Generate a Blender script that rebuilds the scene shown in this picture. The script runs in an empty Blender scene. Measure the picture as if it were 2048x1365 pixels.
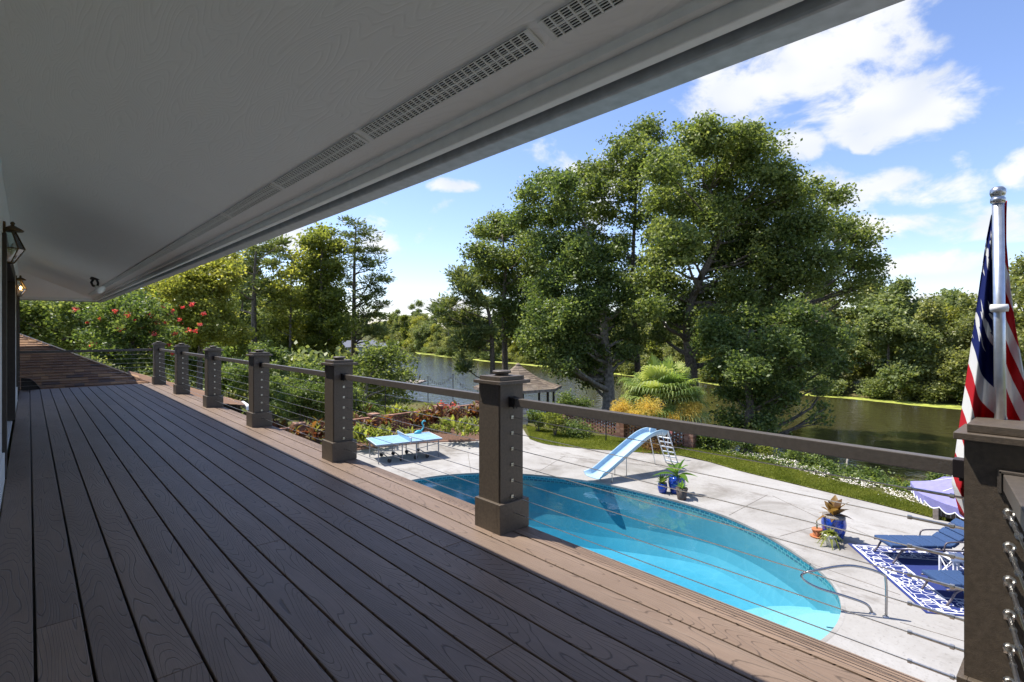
import bpy, bmesh, math, random
import numpy as np
from mathutils import Vector, Matrix
random.seed(7)
RNG = np.random.default_rng(11)
S = bpy.context.scene
COL = S.collection
R = math.radians

# ---------------------------------------------------------------- camera
F = 1060.0; CX = 1024.0; HY = 661.0
YAW = math.atan2(967, F)
SN, CS = math.sin(YAW), math.cos(YAW)
CAMZ = 5.0; DECK = 3.7
cam = bpy.data.cameras.new('camera'); cam_o = bpy.data.objects.new('camera', cam); COL.objects.link(cam_o)
cam.sensor_width = 36; cam.lens = 36 * F / 2048.0
cam.shift_y = -(682.5 - HY) / 2048.0 * 1.0
cam.clip_start = 0.05; cam.clip_end = 3000
cam_o.location = (0, 0, CAMZ); cam_o.rotation_euler = (R(90), 0, -YAW)
S.camera = cam_o

# ---------------------------------------------------------------- light
SUN_H = Vector((-0.44, 0.9, 0)).normalized(); SUN_EL = R(63.5)
sun_dir = Vector((SUN_H.x * math.cos(SUN_EL), SUN_H.y * math.cos(SUN_EL), math.sin(SUN_EL)))
sl = bpy.data.lights.new('sun', 'SUN'); sl.energy = 2.9; sl.angle = R(0.53); sl.color = (1.0, 0.95, 0.87)
so = bpy.data.objects.new('sun', sl); COL.objects.link(so)
so.rotation_euler = sun_dir.to_track_quat('Z', 'Y').to_euler(); so.location = (0, 0, 60)
SKY_STRENGTH = 0.082
S.view_settings.view_transform = 'Standard'; S.view_settings.look = 'None'
S.view_settings.exposure = 1.48; S.view_settings.gamma = 1.0
try:
    S.view_settings.use_curve_mapping = False
except Exception:
    pass
S.render.engine = 'CYCLES'
S.cycles.max_bounces = 8; S.cycles.diffuse_bounces = 6; S.cycles.glossy_bounces = 3; S.cycles.transmission_bounces = 4; S.cycles.transparent_max_bounces = 10
S.cycles.caustics_reflective = False; S.cycles.caustics_refractive = False

def ray(px, py):
    r = (px - CX) / F
    return Vector((SN + r * CS, CS - r * SN, -(py - HY) / F))
def at(px, py, d):
    "the place seen at photo position (px, py) at distance d along the view axis"
    return Vector((0, 0, CAMZ)) + ray(px, py) * d
def ground(px, py, z=0.0):
    v = ray(px, py)
    return Vector((0, 0, CAMZ)) + v * ((z - CAMZ) / v.z)

# ---------------------------------------------------------------- node helper
class NT:
    def __init__(s, tree): s.t = tree; s.n = tree.nodes; s.l = tree.links
    def __call__(s, typ, inputs=None, **kw):
        nd = s.n.new(typ)
        for k, v in kw.items(): setattr(nd, k, v)
        for k, v in (inputs or {}).items():
            sock = nd.inputs[k]
            if isinstance(v, bpy.types.NodeSocket): s.l.new(v, sock)
            else: sock.default_value = v
        return nd
    def math(s, op, a, b=0.0, c=None, clamp=False):
        i = {0: a, 1: b}
        if c is not None: i[2] = c
        return s('ShaderNodeMath', i, operation=op, use_clamp=clamp).outputs[0]
    def vmath(s, op, a, b=None, out=0):
        i = {0: a}
        if b is not None: i[1] = b
        return s('ShaderNodeVectorMath', i, operation=op).outputs[out]
    def ramp(s, fac, stops, interp='LINEAR'):
        nd = s('ShaderNodeValToRGB', {0: fac}); cr = nd.color_ramp; cr.interpolation = interp
        while len(cr.elements) < len(stops): cr.elements.new(0.5)
        for e, (p, c) in zip(cr.elements, stops):
            e.position = p; e.color = (c[0], c[1], c[2], 1) if len(c) == 3 else c
        return nd.outputs[0]
    def mix(s, fac, a, b, blend='MIX'):
        nd = s('ShaderNodeMix', data_type='RGBA', blend_type=blend)
        for sock, v in ((nd.inputs[0], fac), (nd.inputs[6], a), (nd.inputs[7], b)):
            if isinstance(v, bpy.types.NodeSocket): s.l.new(v, sock)
            else: sock.default_value = v if not isinstance(v, tuple) or len(v) == 4 else (*v, 1)
        return nd.outputs[2]
    def sstep(s, v, a, b):
        return s('ShaderNodeMapRange', {0: v, 1: a, 2: b, 3: 0.0, 4: 1.0}, interpolation_type='SMOOTHSTEP').outputs[0]

# ---------------------------------------------------------------- sky
W = bpy.data.worlds.new('World'); S.world = W; W.use_nodes = True
W.node_tree.nodes.clear(); n = NT(W.node_tree)
sky = n('ShaderNodeTexSky', sky_type='NISHITA', sun_disc=False)
sky.sun_elevation = SUN_EL; sky.sun_rotation = math.atan2(SUN_H.x, SUN_H.y); sky.altitude = 0
sky.air_density = 1.0; sky.dust_density = 0.3; sky.ozone_density = 3.5
tc = n('ShaderNodeTexCoord').outputs['Generated']
sep = n('ShaderNodeSeparateXYZ', {0: tc})
zz = n.math('MAXIMUM', sep.outputs[2], 0.0)
den = n.math('ADD', zz, 0.22)
flat = n('ShaderNodeCombineXYZ', {0: n.math('DIVIDE', sep.outputs[0], den), 1: n.math('DIVIDE', sep.outputs[1], den), 2: 0.0}).outputs[0]
big = n('ShaderNodeTexNoise', {'Vector': flat, 'Scale': 1.3, 'Detail': 3.0, 'Roughness': 0.5}).outputs[0]
fine = n('ShaderNodeTexNoise', {'Vector': n.vmath('MULTIPLY', tc, (9, 9, 15)), 'Scale': 1.0, 'Detail': 6.0, 'Roughness': 0.6, 'Distortion': 0.3}).outputs[0]
field = n.math('MULTIPLY', n.math('SUBTRACT', big, 0.545), 5.0)        # scattered fair-weather cloud all over the sky
def cloud(px, py, w, h, amp=1.0):
    c = ray(px, py).normalized(); t = Vector((c.y, -c.x, 0)).normalized(); u = c.cross(t)
    off = n.vmath('SUBTRACT', tc, tuple(c))
    a = n.math('DIVIDE', n.vmath('DOT_PRODUCT', off, tuple(t), out=1), w)
    b = n.math('DIVIDE', n.vmath('DOT_PRODUCT', off, tuple(u), out=1), h)
    r2 = n.math('ADD', n.math('MULTIPLY', a, a), n.math('MULTIPLY', b, b))
    return n.math('MULTIPLY', n.math('SUBTRACT', 1.0, r2), amp)
for c in [(1660, 130, .135, .085), (1800, 215, .11, .055), (1480, 200, .12, .05), (1590, 290, .045, .03), (1800, 385, .11, .036),
          (1850, 530, .10, .022), (900, 372, .06, .015), (1920, 320, .02, .016), (2045, 335, .03, .03), (1730, 450, .10, .022),
          (840, 610, .12, .013), (2020, 450, .05, .03), (600, 470, .05, .03), (1900, 600, .13, .011), (1725, 288, .018, .016)]:
    field = n.math('MAXIMUM', field, cloud(*c))
field = n.math('MAXIMUM', field, -0.9)
dens = n.math('ADD', field, n.math('MULTIPLY', n.math('SUBTRACT', fine, 0.52), 4.2))
mask = n.sstep(dens, -0.05, 0.85)
mask = n.math('MULTIPLY', mask, n.sstep(sep.outputs[2], -0.02, 0.05))
shade = n('ShaderNodeTexNoise', {'Vector': n.vmath('MULTIPLY', n.vmath('ADD', tc, (0, 0, 0.02)), (7, 7, 13)), 'Scale': 1.0, 'Detail': 2.0}).outputs[0]
ccol = n.ramp(shade, [(0.3, (0.29, 0.31, 0.345)), (0.62, (0.39, 0.39, 0.39))])
skyc = n.mix(1.0, sky.outputs[0], (SKY_STRENGTH * 1.0, SKY_STRENGTH * .94, SKY_STRENGTH * 1.04), 'MULTIPLY')
tot = n.mix(n.math('MULTIPLY', mask, 0.93), skyc, ccol)
W.cycles.sampling_method = 'NONE'
bg = n('ShaderNodeBackground', {'Color': tot, 'Strength': 1.0})
n.l.new(bg.outputs[0], n('ShaderNodeOutputWorld').inputs[0])

# ---------------------------------------------------------------- materials
M = {}
def newmat(name):
    m = bpy.data.materials.new(name); m.use_nodes = True; m.node_tree.nodes.clear()
    M[name] = m
    return m, NT(m.node_tree)
def finish(n, shader):
    n.l.new(shader, n('ShaderNodeOutputMaterial').inputs[0])
def simple(name, col, rough=0.5, metal=0.0, spec=0.5, noise=0.08, nscale=30.0, bump=0.0, bscale=60.0, coat=0.0):
    m, n = newmat(name)
    co = n('ShaderNodeTexCoord').outputs['Object']
    nz = n('ShaderNodeTexNoise', {'Vector': co, 'Scale': nscale, 'Detail': 4.0}).outputs[0]
    lo = tuple(c * (1 - noise * 2) for c in col); hi = tuple(min(1, c * (1 + noise * 2)) for c in col)
    c = n.ramp(nz, [(0.3, lo), (0.7, hi)])
    p = n('ShaderNodeBsdfPrincipled', {'Base Color': c, 'Roughness': rough, 'Metallic': metal, 'Specular IOR Level': spec, 'Coat Weight': coat})
    if bump:
        b = n('ShaderNodeTexNoise', {'Vector': co, 'Scale': bscale, 'Detail': 3.0}).outputs[0]
        bp = n('ShaderNodeBump', {'Height': b, 'Strength': bump, 'Distance': 0.02})
        n.l.new(bp.outputs[0], p.inputs['Normal'])
    finish(n, p.outputs[0])
    return m
simple('post_brown', (0.085, 0.066, 0.048), 0.5, noise=0.1, nscale=60, bump=0.07, bscale=220)
simple('rail_brown', (0.085, 0.072, 0.06), 0.42, noise=0.06, nscale=50, bump=0.06, bscale=120)
simple('black_plastic', (0.012, 0.008, 0.008), 0.45, noise=0.05)
simple('steel', (0.52, 0.51, 0.49), 0.3, metal=1.0, noise=0.08, nscale=80)
simple('chrome', (0.34, 0.34, 0.35), 0.14, metal=1.0, noise=0.04)
simple('pole_metal', (0.55, 0.58, 0.62), 0.35, metal=0.9, noise=0.05, nscale=40)
simple('galvanised', (0.4, 0.42, 0.43), 0.5, metal=0.3, noise=0.07, nscale=18)
simple('white_paint', (0.78, 0.78, 0.75), 0.55, noise=0.02, nscale=20, bump=0.05)
simple('white_plain', (0.8, 0.8, 0.8), 0.4, noise=0.02)
simple('dark_trim', (0.035, 0.026, 0.02), 0.5, noise=0.1)
simple('door_dark', (0.012, 0.011, 0.011), 0.12, noise=0.05)
simple('brass_old', (0.13, 0.09, 0.045), 0.5, metal=0.7, noise=0.2, nscale=60)
simple('slide_blue', (0.36, 0.52, 0.64), 0.35, noise=0.04, nscale=8, coat=0.3)
simple('slide_white', (0.72, 0.76, 0.78), 0.4, noise=0.06)
simple('table_blue', (0.22, 0.38, 0.54), 0.5, noise=0.06, nscale=5)
simple('table_grey', (0.2, 0.21, 0.23), 0.45, metal=0.4)
simple('rubber', (0.02, 0.02, 0.02), 0.7)
simple('pot_blue', (0.012, 0.05, 0.33), 0.16, noise=0.35, nscale=14, coat=0.6)
simple('pot_grey', (0.2, 0.18, 0.16), 0.6, noise=0.2)
simple('pot_brown', (0.07, 0.05, 0.04), 0.6, noise=0.15)
simple('terracotta', (0.42, 0.15, 0.06), 0.75, noise=0.1)
simple('pot_white', (0.6, 0.58, 0.54), 0.6, noise=0.12)
simple('soil', (0.05, 0.035, 0.025), 0.95, noise=0.25, nscale=60, bump=0.6)
simple('cushion_blue', (0.022, 0.058, 0.15), 0.85, noise=0.08, nscale=30, bump=0.15, bscale=300)
simple('lounger_frame', (0.13, 0.11, 0.12), 0.4, metal=0.3)
simple('umbrella_cloth', (0.22, 0.205, 0.42), 0.8, noise=0.05, nscale=10)
simple('bark', (0.13, 0.105, 0.08), 0.9, noise=0.3, nscale=9, bump=0.8, bscale=12)
simple('bark_pale', (0.28, 0.25, 0.21), 0.9, noise=0.25, nscale=6, bump=0.6, bscale=12)
simple('mulch', (0.11, 0.055, 0.032), 0.95, noise=0.35, nscale=25, bump=1.0, bscale=30)
simple('shell_gravel', (0.62, 0.57, 0.5), 0.9, noise=0.15, nscale=20)
simple('duckweed', (0.30, 0.33, 0.05), 0.8, noise=0.25, nscale=1.2)
simple('rope_wire', (0.02, 0.02, 0.02), 0.6)
simple('teal_paint', (0.06, 0.38, 0.45), 0.4)
simple('red_pink', (0.7, 0.25, 0.2), 0.5)
simple('wood_grey', (0.24, 0.2, 0.17), 0.85, noise=0.2, nscale=8)
simple('sign_wood', (0.46, 0.42, 0.37), 0.8, noise=0.15, nscale=8)
simple('house_pale', (0.6, 0.6, 0.58), 0.7)
simple('roof_grey', (0.16, 0.17, 0.2), 0.8)
simple('joint_dark', (0.16, 0.14, 0.12), 0.95, noise=0.2, nscale=10)
simple('fruit_yellow', (0.55, 0.36, 0.07), 0.8, noise=0.25, nscale=6)
simple('frost_white', (0.85, 0.87, 0.88), 0.2, noise=0.02)
simple('pool_step', (0.27, 0.5, 0.53), 0.5, noise=0.03)

def mk_glass():
    m, n = newmat('lantern_glass')
    g = n('ShaderNodeBsdfGlossy', {'Color': (1, 1, 1, 1), 'Roughness': 0.05})
    t = n('ShaderNodeBsdfTransparent', {'Color': (0.8, 0.9, 0.88, 1)})
    fr = n('ShaderNodeFresnel', {'IOR': 1.5})
    finish(n, n('ShaderNodeMixShader', {0: n.math('ADD', fr.outputs[0], 0.12), 1: t.outputs[0], 2: g.outputs[0]}).outputs[0])
    m, n = newmat('bulb_lit')
    finish(n, n('ShaderNodeEmission', {'Color': (1, 0.55, 0.18, 1), 'Strength': 14.0}).outputs[0])
mk_glass()

def grain(name, dark, light, rough, line=0.55, vary=1.0, bump=0.5, sx=5.0, sy=0.8, freq=11.0, objrand=True, linew=0.12):
    "embossed cathedral wood grain: contour lines of a noise stretched along the board (object Y)"
    m, n = newmat(name)
    co = n('ShaderNodeTexCoord').outputs['Object']
    oi = n('ShaderNodeObjectInfo').outputs['Random']
    off = n('ShaderNodeCombineXYZ', {0: n.math('MULTIPLY', oi, 37.0), 1: n.math('MULTIPLY', oi, 91.0), 2: n.math('MULTIPLY', oi, 13.0)}).outputs[0]
    v = n.vmath('ADD', n.vmath('MULTIPLY', co, (sx, sy, 1.0)), off)
    a = n('ShaderNodeTexNoise', {'Vector': v, 'Scale': 1.0, 'Detail': 1.2, 'Roughness': 0.35}).outputs[0]
    jig = n('ShaderNodeTexNoise', {'Vector': n.vmath('MULTIPLY', co, (40.0, 9.0, 1.0)), 'Scale': 1.0, 'Detail': 2.0}).outputs[0]
    ph = n.math('ADD', n.math('MULTIPLY', a, freq * 2.2), n.math('MULTIPLY', jig, 0.28))
    pp = n.math('PINGPONG', ph, 0.5)
    ln = n.sstep(pp, 0.0, linew)                       # 0 in the groove, 1 on the flat
    fib = n('ShaderNodeTexNoise', {'Vector': n.vmath('MULTIPLY', co, (260.0, 6.0, 1.0)), 'Scale': 1.0, 'Detail': 2.0}).outputs[0]
    mot = n('ShaderNodeTexNoise', {'Vector': n.vmath('MULTIPLY', co, (3.0, 1.0, 1.0)), 'Scale': 1.0, 'Detail': 5.0, 'Roughness': 0.7}).outputs[0]
    base = n.ramp(n.math('ADD', n.math('MULTIPLY', mot, 0.7), n.math('MULTIPLY', fib, 0.3)), [(0.32, dark), (0.68, light)])
    base = n.mix(1.0, base, n.ramp(oi, [(0, (1 - .16 * vary, 1 - .16 * vary, 1 - .14 * vary)), (1, (1 + .12 * vary, 1 + .08 * vary, 1 + .03 * vary))]), 'MULTIPLY')
    col = n.mix(n.math('MULTIPLY', n.math('SUBTRACT', 1.0, ln), line), base, tuple(c * 0.25 for c in dark))
    p = n('ShaderNodeBsdfPrincipled', {'Base Color': col, 'Roughness': rough, 'Specular IOR Level': 0.3})
    h = n.math('ADD', ln, n.math('MULTIPLY', fib, 0.25))
    bp = n('ShaderNodeBump', {'Height': h, 'Strength': bump, 'Distance': 0.004})
    n.l.new(bp.outputs[0], p.inputs['Normal'])
    finish(n, p.outputs[0])
grain('deck_board', (0.160, 0.111, 0.080), (0.248, 0.182, 0.135), 0.52, line=0.6, freq=15.0, linew=0.1, sx=5.5, sy=0.7)
grain('soffit_paint', (0.83, 0.815, 0.78), (0.86, 0.845, 0.81), 0.6, line=0.03, vary=0.1, bump=0.2, sx=6.5, sy=0.9, freq=16.0, linew=0.22)

def mk_foliage(name, dark, mid, light, trans=0.32, rough=0.45, spec=0.35):
    m, n = newmat(name)
    a = n('ShaderNodeAttribute', attribute_name='rnd').outputs['Fac']
    c = n.ramp(a, [(0.05, dark), (0.5, mid), (0.95, light)])
    p = n('ShaderNodeBsdfPrincipled', {'Base Color': c, 'Roughness': rough, 'Specular IOR Level': spec})
    t = n('ShaderNodeBsdfTranslucent', {'Color': n.mix(1.0, c, (1.5, 1.5, 0.85), 'MULTIPLY')})
    finish(n, n('ShaderNodeMixShader', {0: trans * 1.45, 1: p.outputs[0], 2: t.outputs[0]}).outputs[0])
mk_foliage('leaf_oak', (0.058, 0.091, 0.026), (0.163, 0.208, 0.055), (0.338, 0.370, 0.130))
mk_foliage('leaf_oak_dark', (0.051, 0.086, 0.030), (0.142, 0.196, 0.057), (0.304, 0.351, 0.121))
mk_foliage('leaf_pine', (0.069, 0.106, 0.037), (0.156, 0.194, 0.062), (0.300, 0.319, 0.112), 0.22)
mk_foliage('leaf_bright', (0.099, 0.132, 0.028), (0.193, 0.220, 0.046), (0.297, 0.314, 0.083), 0.4)
mk_foliage('leaf_yellow', (0.152, 0.177, 0.037), (0.278, 0.292, 0.063), (0.418, 0.392, 0.101), 0.4)
mk_foliage('leaf_far', (0.112, 0.136, 0.048), (0.240, 0.264, 0.088), (0.416, 0.408, 0.160), 0.3)
mk_foliage('leaf_far_dark', (0.093, 0.136, 0.051), (0.196, 0.238, 0.085), (0.340, 0.365, 0.145), 0.3)
mk_foliage('leaf_shrub', (0.052, 0.092, 0.023), (0.127, 0.178, 0.046), (0.241, 0.287, 0.086), 0.35)
mk_foliage('leaf_palm', (0.119, 0.194, 0.049), (0.270, 0.341, 0.097), (0.506, 0.535, 0.211), 0.3, 0.35)
mk_foliage('leaf_canna', (0.100, 0.030, 0.020), (0.200, 0.075, 0.030), (0.170, 0.160, 0.040), 0.35)
mk_foliage('leaf_croton', (0.090, 0.040, 0.025), (0.150, 0.090, 0.030), (0.280, 0.160, 0.050), 0.3)
mk_foliage('leaf_banana', (0.070, 0.160, 0.020), (0.130, 0.240, 0.035), (0.220, 0.330, 0.060), 0.4)
mk_foliage('flower_red', (0.450, 0.040, 0.060), (0.620, 0.070, 0.090), (0.750, 0.160, 0.160), 0.35)
mk_foliage('leaf_grass', (0.090, 0.120, 0.018), (0.160, 0.190, 0.030), (0.260, 0.270, 0.060), 0.3, 0.6, 0.15)
mk_foliage('fruit_stalk', (0.414, 0.276, 0.048), (0.632, 0.460, 0.096), (0.759, 0.598, 0.168), 0.3, 0.7)
mk_foliage('stone_mix', (0.500, 0.450, 0.380), (0.620, 0.580, 0.500), (0.750, 0.720, 0.660), 0.02, 0.9)

def mk_more():
    # concrete
    m, n = newmat('concrete')
    co = n('ShaderNodeTexCoord').outputs['Object']
    a = n('ShaderNodeTexNoise', {'Vector': co, 'Scale': 0.35, 'Detail': 9.0, 'Roughness': 0.68, 'Distortion': 0.6}).outputs[0]
    b = n('ShaderNodeTexNoise', {'Vector': co, 'Scale': 14.0, 'Detail': 6.0, 'Roughness': 0.7}).outputs[0]
    c = n.ramp(a, [(0.30, (0.18, 0.165, 0.145)), (0.46, (0.305, 0.29, 0.27)), (0.62, (0.365, 0.352, 0.335))])
    c = n.mix(n.math('MULTIPLY', n.sstep(b, 0.52, 0.72), 0.7), c, (0.20, 0.187, 0.172))
    st = n('ShaderNodeTexNoise', {'Vector': n.vmath('MULTIPLY', co, (0.9, 0.35, 1)), 'Scale': 1.0, 'Detail': 7.0, 'Roughness': 0.75}).outputs[0]
    c = n.mix(n.math('MULTIPLY', n.sstep(st, 0.52, 0.66), 0.65), c, (0.16, 0.14, 0.12))
    p = n('ShaderNodeBsdfPrincipled', {'Base Color': c, 'Roughness': 0.85, 'Specular IOR Level': 0.25})
    bp = n('ShaderNodeBump', {'Height': b, 'Strength': 0.35, 'Distance': 0.01}); n.l.new(bp.outputs[0], p.inputs['Normal'])
    finish(n, p.outputs[0])
    # terrain soil and leaf litter, with turf
    m, n = newmat('turf')
    co = n('ShaderNodeTexCoord').outputs['Object']
    a = n('ShaderNodeTexNoise', {'Vector': co, 'Scale': 0.8, 'Detail': 8.0, 'Roughness': 0.7}).outputs[0]
    b = n('ShaderNodeTexNoise', {'Vector': co, 'Scale': 30.0, 'Detail': 4.0, 'Roughness': 0.7}).outputs[0]
    c = n.ramp(n.math('ADD', n.math('MULTIPLY', a, 0.6), n.math('MULTIPLY', b, 0.4)), [(0.35, (0.09, 0.11, 0.022)), (0.5, (0.15, 0.17, 0.032)), (0.66, (0.22, 0.21, 0.06))])
    p = n('ShaderNodeBsdfPrincipled', {'Base Color': c, 'Roughness': 0.95, 'Specular IOR Level': 0.1})
    bp = n('ShaderNodeBump', {'Height': b, 'Strength': 0.8, 'Distance': 0.03}); n.l.new(bp.outputs[0], p.inputs['Normal'])
    finish(n, p.outputs[0])
    m, n = newmat('earth')
    co = n('ShaderNodeTexCoord').outputs['Object']
    a = n('ShaderNodeTexNoise', {'Vector': co, 'Scale': 0.5, 'Detail': 8.0, 'Roughness': 0.7}).outputs[0]
    c = n.ramp(a, [(0.35, (0.045, 0.05, 0.018)), (0.5, (0.08, 0.085, 0.025)), (0.65, (0.13, 0.11, 0.05))])
    p = n('ShaderNodeBsdfPrincipled', {'Base Color': c, 'Roughness': 0.95, 'Specular IOR Level': 0.1})
    bp = n('ShaderNodeBump', {'Height': a, 'Strength': 0.8, 'Distance': 0.2}); n.l.new(bp.outputs[0], p.inputs['Normal'])
    finish(n, p.outputs[0])
    # river
    m, n = newmat('river_water')
    co = n('ShaderNodeTexCoord').outputs['Object']
    w1 = n('ShaderNodeTexNoise', {'Vector': n.vmath('MULTIPLY', co, (1.5, 1.1, 1)), 'Scale': 1.0, 'Detail': 4.0, 'Roughness': 0.6, 'Distortion': 0.4}).outputs[0]
    w2 = n('ShaderNodeTexNoise', {'Vector': n.vmath('MULTIPLY', co, (0.06, 0.045, 1)), 'Scale': 1.0, 'Detail': 3.0}).outputs[0]
    yy_ = n('ShaderNodeSeparateXYZ', {0: co}).outputs[1]
    amp = n.math('ADD', n.math('MULTIPLY', n.sstep(w2, 0.38, 0.62), 0.25), n.math('MULTIPLY', n.sstep(yy_, 20.0, 55.0), n.math('ADD', 0.45, n.math('MULTIPLY', w2, 0.6))))
    bp = n('ShaderNodeBump', {'Height': w1, 'Strength': n.math('ADD', amp, 0.12), 'Distance': 0.16})
    p = n('ShaderNodeBsdfPrincipled', {'Base Color': (0.04, 0.036, 0.014, 1), 'Roughness': 0.05, 'IOR': 1.333, 'Specular IOR Level': 0.6, 'Normal': bp.outputs[0]})
    finish(n, p.outputs[0])
    # pool water
    m, n = newmat('pool_water')
    co = n('ShaderNodeTexCoord').outputs['Object']
    w1 = n('ShaderNodeTexNoise', {'Vector': co, 'Scale': 3.0, 'Detail': 3.0, 'Roughness': 0.5}).outputs[0]
    bp = n('ShaderNodeBump', {'Height': w1, 'Strength': 0.16, 'Distance': 0.03})
    fr = n('ShaderNodeFresnel', {'IOR': 1.33, 'Normal': bp.outputs[0]})
    t = n('ShaderNodeBsdfTransparent', {'Color': (0.93, 0.985, 1, 1)})
    g = n('ShaderNodeBsdfGlossy', {'Color': (1, 1, 1, 1), 'Roughness': 0.03, 'Normal': bp.outputs[0]})
    ms = n('ShaderNodeMixShader', {0: fr.outputs[0], 1: t.outputs[0], 2: g.outputs[0]})
    out = n('ShaderNodeOutputMaterial'); n.l.new(ms.outputs[0], out.inputs[0])
    va = n('ShaderNodeVolumeAbsorption', {'Color': (0.25, 0.80, 0.93, 1), 'Density': 0.26}); n.l.new(va.outputs[0], out.inputs[1])
    # pool shell: pale aqua vinyl with faint mottling, plus caustic light lines painted into the colour
    m, n = newmat('pool_shell')
    co = n('ShaderNodeTexCoord').outputs['Object']
    a = n('ShaderNodeTexNoise', {'Vector': co, 'Scale': 0.6, 'Detail': 6.0, 'Roughness': 0.6}).outputs[0]
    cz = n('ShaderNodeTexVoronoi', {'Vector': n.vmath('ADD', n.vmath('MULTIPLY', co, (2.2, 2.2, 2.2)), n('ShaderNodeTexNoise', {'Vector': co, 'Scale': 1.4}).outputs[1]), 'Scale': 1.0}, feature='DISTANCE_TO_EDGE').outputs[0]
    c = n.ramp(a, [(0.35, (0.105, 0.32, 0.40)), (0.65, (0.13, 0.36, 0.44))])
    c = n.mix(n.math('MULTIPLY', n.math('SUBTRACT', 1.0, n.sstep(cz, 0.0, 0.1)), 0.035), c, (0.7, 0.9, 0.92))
    p = n('ShaderNodeBsdfPrincipled', {'Base Color': c, 'Roughness': 0.6})
    finish(n, p.outputs[0])
    m, n = newmat('pool_tile')
    uv = n('ShaderNodeUVMap').outputs[0]
    br = n('ShaderNodeTexBrick', {'Vector': uv, 'Color1': (0.015, 0.10, 0.17, 1), 'Color2': (0.03, 0.22, 0.27, 1), 'Mortar': (0.16, 0.42, 0.45, 1), 'Scale': 1.0, 'Mortar Size': 0.012, 'Brick Width': 0.15, 'Row Height': 0.075})
    p = n('ShaderNodeBsdfPrincipled', {'Base Color': br.outputs[0], 'Roughness': 0.15}); finish(n, p.outputs[0])
    # shingles, colour by tab
    m, n = newmat('shingle')
    at_ = n('ShaderNodeObjectInfo').outputs['Random']
    a2 = n('ShaderNodeAttribute', attribute_name='rnd').outputs['Fac']
    co = n('ShaderNodeTexCoord').outputs['Object']
    gr = n('ShaderNodeTexNoise', {'Vector': co, 'Scale': 160.0, 'Detail': 3.0}).outputs[0]
    f = n.math('FRACT', n.math('ADD', at_, a2))
    c = n.ramp(f, [(0.0, (0.24, 0.14, 0.09)), (0.3, (0.32, 0.19, 0.11)), (0.55, (0.19, 0.115, 0.085)), (0.8, (0.46, 0.28, 0.15)), (0.95, (0.12, 0.09, 0.085))])
    c = n.mix(n.math('MULTIPLY', gr, 0.5), c, (0.10, 0.075, 0.06))
    p = n('ShaderNodeBsdfPrincipled', {'Base Color': c, 'Roughness': 0.95, 'Specular IOR Level': 0.15})
    bp = n('ShaderNodeBump', {'Height': gr, 'Strength': 0.5, 'Distance': 0.004}); n.l.new(bp.outputs[0], p.inputs['Normal'])
    finish(n, p.outputs[0])
    m, n = newmat('shingle_grey')
    a2 = n('ShaderNodeAttribute', attribute_name='rnd').outputs['Fac']
    c = n.ramp(a2, [(0.0, (0.12, 0.095, 0.075)), (0.5, (0.19, 0.15, 0.115)), (1.0, (0.26, 0.21, 0.16))])
    p = n('ShaderNodeBsdfPrincipled', {'Base Color': c, 'Roughness': 0.95, 'Specular IOR Level': 0.15}); finish(n, p.outputs[0])
    m, n = newmat('brick_red')
    a2 = n('ShaderNodeAttribute', attribute_name='rnd').outputs['Fac']
    c = n.ramp(a2, [(0.0, (0.17, 0.075, 0.05)), (0.5, (0.27, 0.13, 0.085)), (1.0, (0.38, 0.22, 0.16))])
    co = n('ShaderNodeTexCoord').outputs['Object']
    gr = n('ShaderNodeTexNoise', {'Vector': co, 'Scale': 25.0, 'Detail': 4.0}).outputs[0]
    c = n.mix(n.math('MULTIPLY', gr, 0.4), c, (0.3, 0.22, 0.18))
    p = n('ShaderNodeBsdfPrincipled', {'Base Color': c, 'Roughness': 0.9, 'Specular IOR Level': 0.2}); finish(n, p.outputs[0])
    # rug: navy with white interlaced border
    m, n = newmat('rug_weave')
    uv = n('ShaderNodeUVMap').outputs[0]; s = n('ShaderNodeSeparateXYZ', {0: uv}); u, v = s.outputs[0], s.outputs[1]
    # uv in metres from the rug's edge is stored as distance in x (to nearest edge) and raw in y/z by the builder
    w = n.math('ADD', n.math('SINE', n.math('MULTIPLY', u, 20.0)), n.math('SINE', n.math('MULTIPLY', v, 20.0)))
    vo = n('ShaderNodeTexVoronoi', {'Vector': n.vmath('MULTIPLY', uv, (5.0, 5.0, 1)), 'Scale': 1.0, 'Randomness': 0.55}, feature='DISTANCE_TO_EDGE').outputs[0]
    ring = n('ShaderNodeTexVoronoi', {'Vector': n.vmath('MULTIPLY', uv, (4.2, 4.2, 1)), 'Scale': 1.0, 'Randomness': 0.45}).outputs[0]
    l1 = n.math('LESS_THAN', vo, 0.032)
    l2 = n.math('LESS_THAN', n.math('ABSOLUTE', n.math('SUBTRACT', ring, 0.36)), 0.032)
    pat = n.math('MAXIMUM', l1, l2)
    hx = n.math('ABSOLUTE', n.math('SUBTRACT', u, 1.22)); hy = n.math('ABSOLUTE', n.math('SUBTRACT', v, 1.55))
    ex = n.math('SUBTRACT', 1.22, hx); ey = n.math('SUBTRACT', 1.55, hy); e = n.math('MINIMUM', ex, ey)
    inb = n.math('MULTIPLY', n.math('GREATER_THAN', e, 0.10), n.math('LESS_THAN', e, 0.62))
    pat = n.math('MULTIPLY', pat, inb)
    edge1 = n.math('LESS_THAN', n.math('ABSOLUTE', n.math('SUBTRACT', e, 0.08)), 0.018)
    edge2 = n.math('LESS_THAN', n.math('ABSOLUTE', n.math('SUBTRACT', e, 0.64)), 0.018)
    pat = n.math('MAXIMUM', pat, n.math('MAXIMUM', edge1, edge2))
    c = n.mix(pat, (0.014, 0.028, 0.15), (0.68, 0.68, 0.7))
    p = n('ShaderNodeBsdfPrincipled', {'Base Color': c, 'Roughness': 0.9}); finish(n, p.outputs[0])
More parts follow.
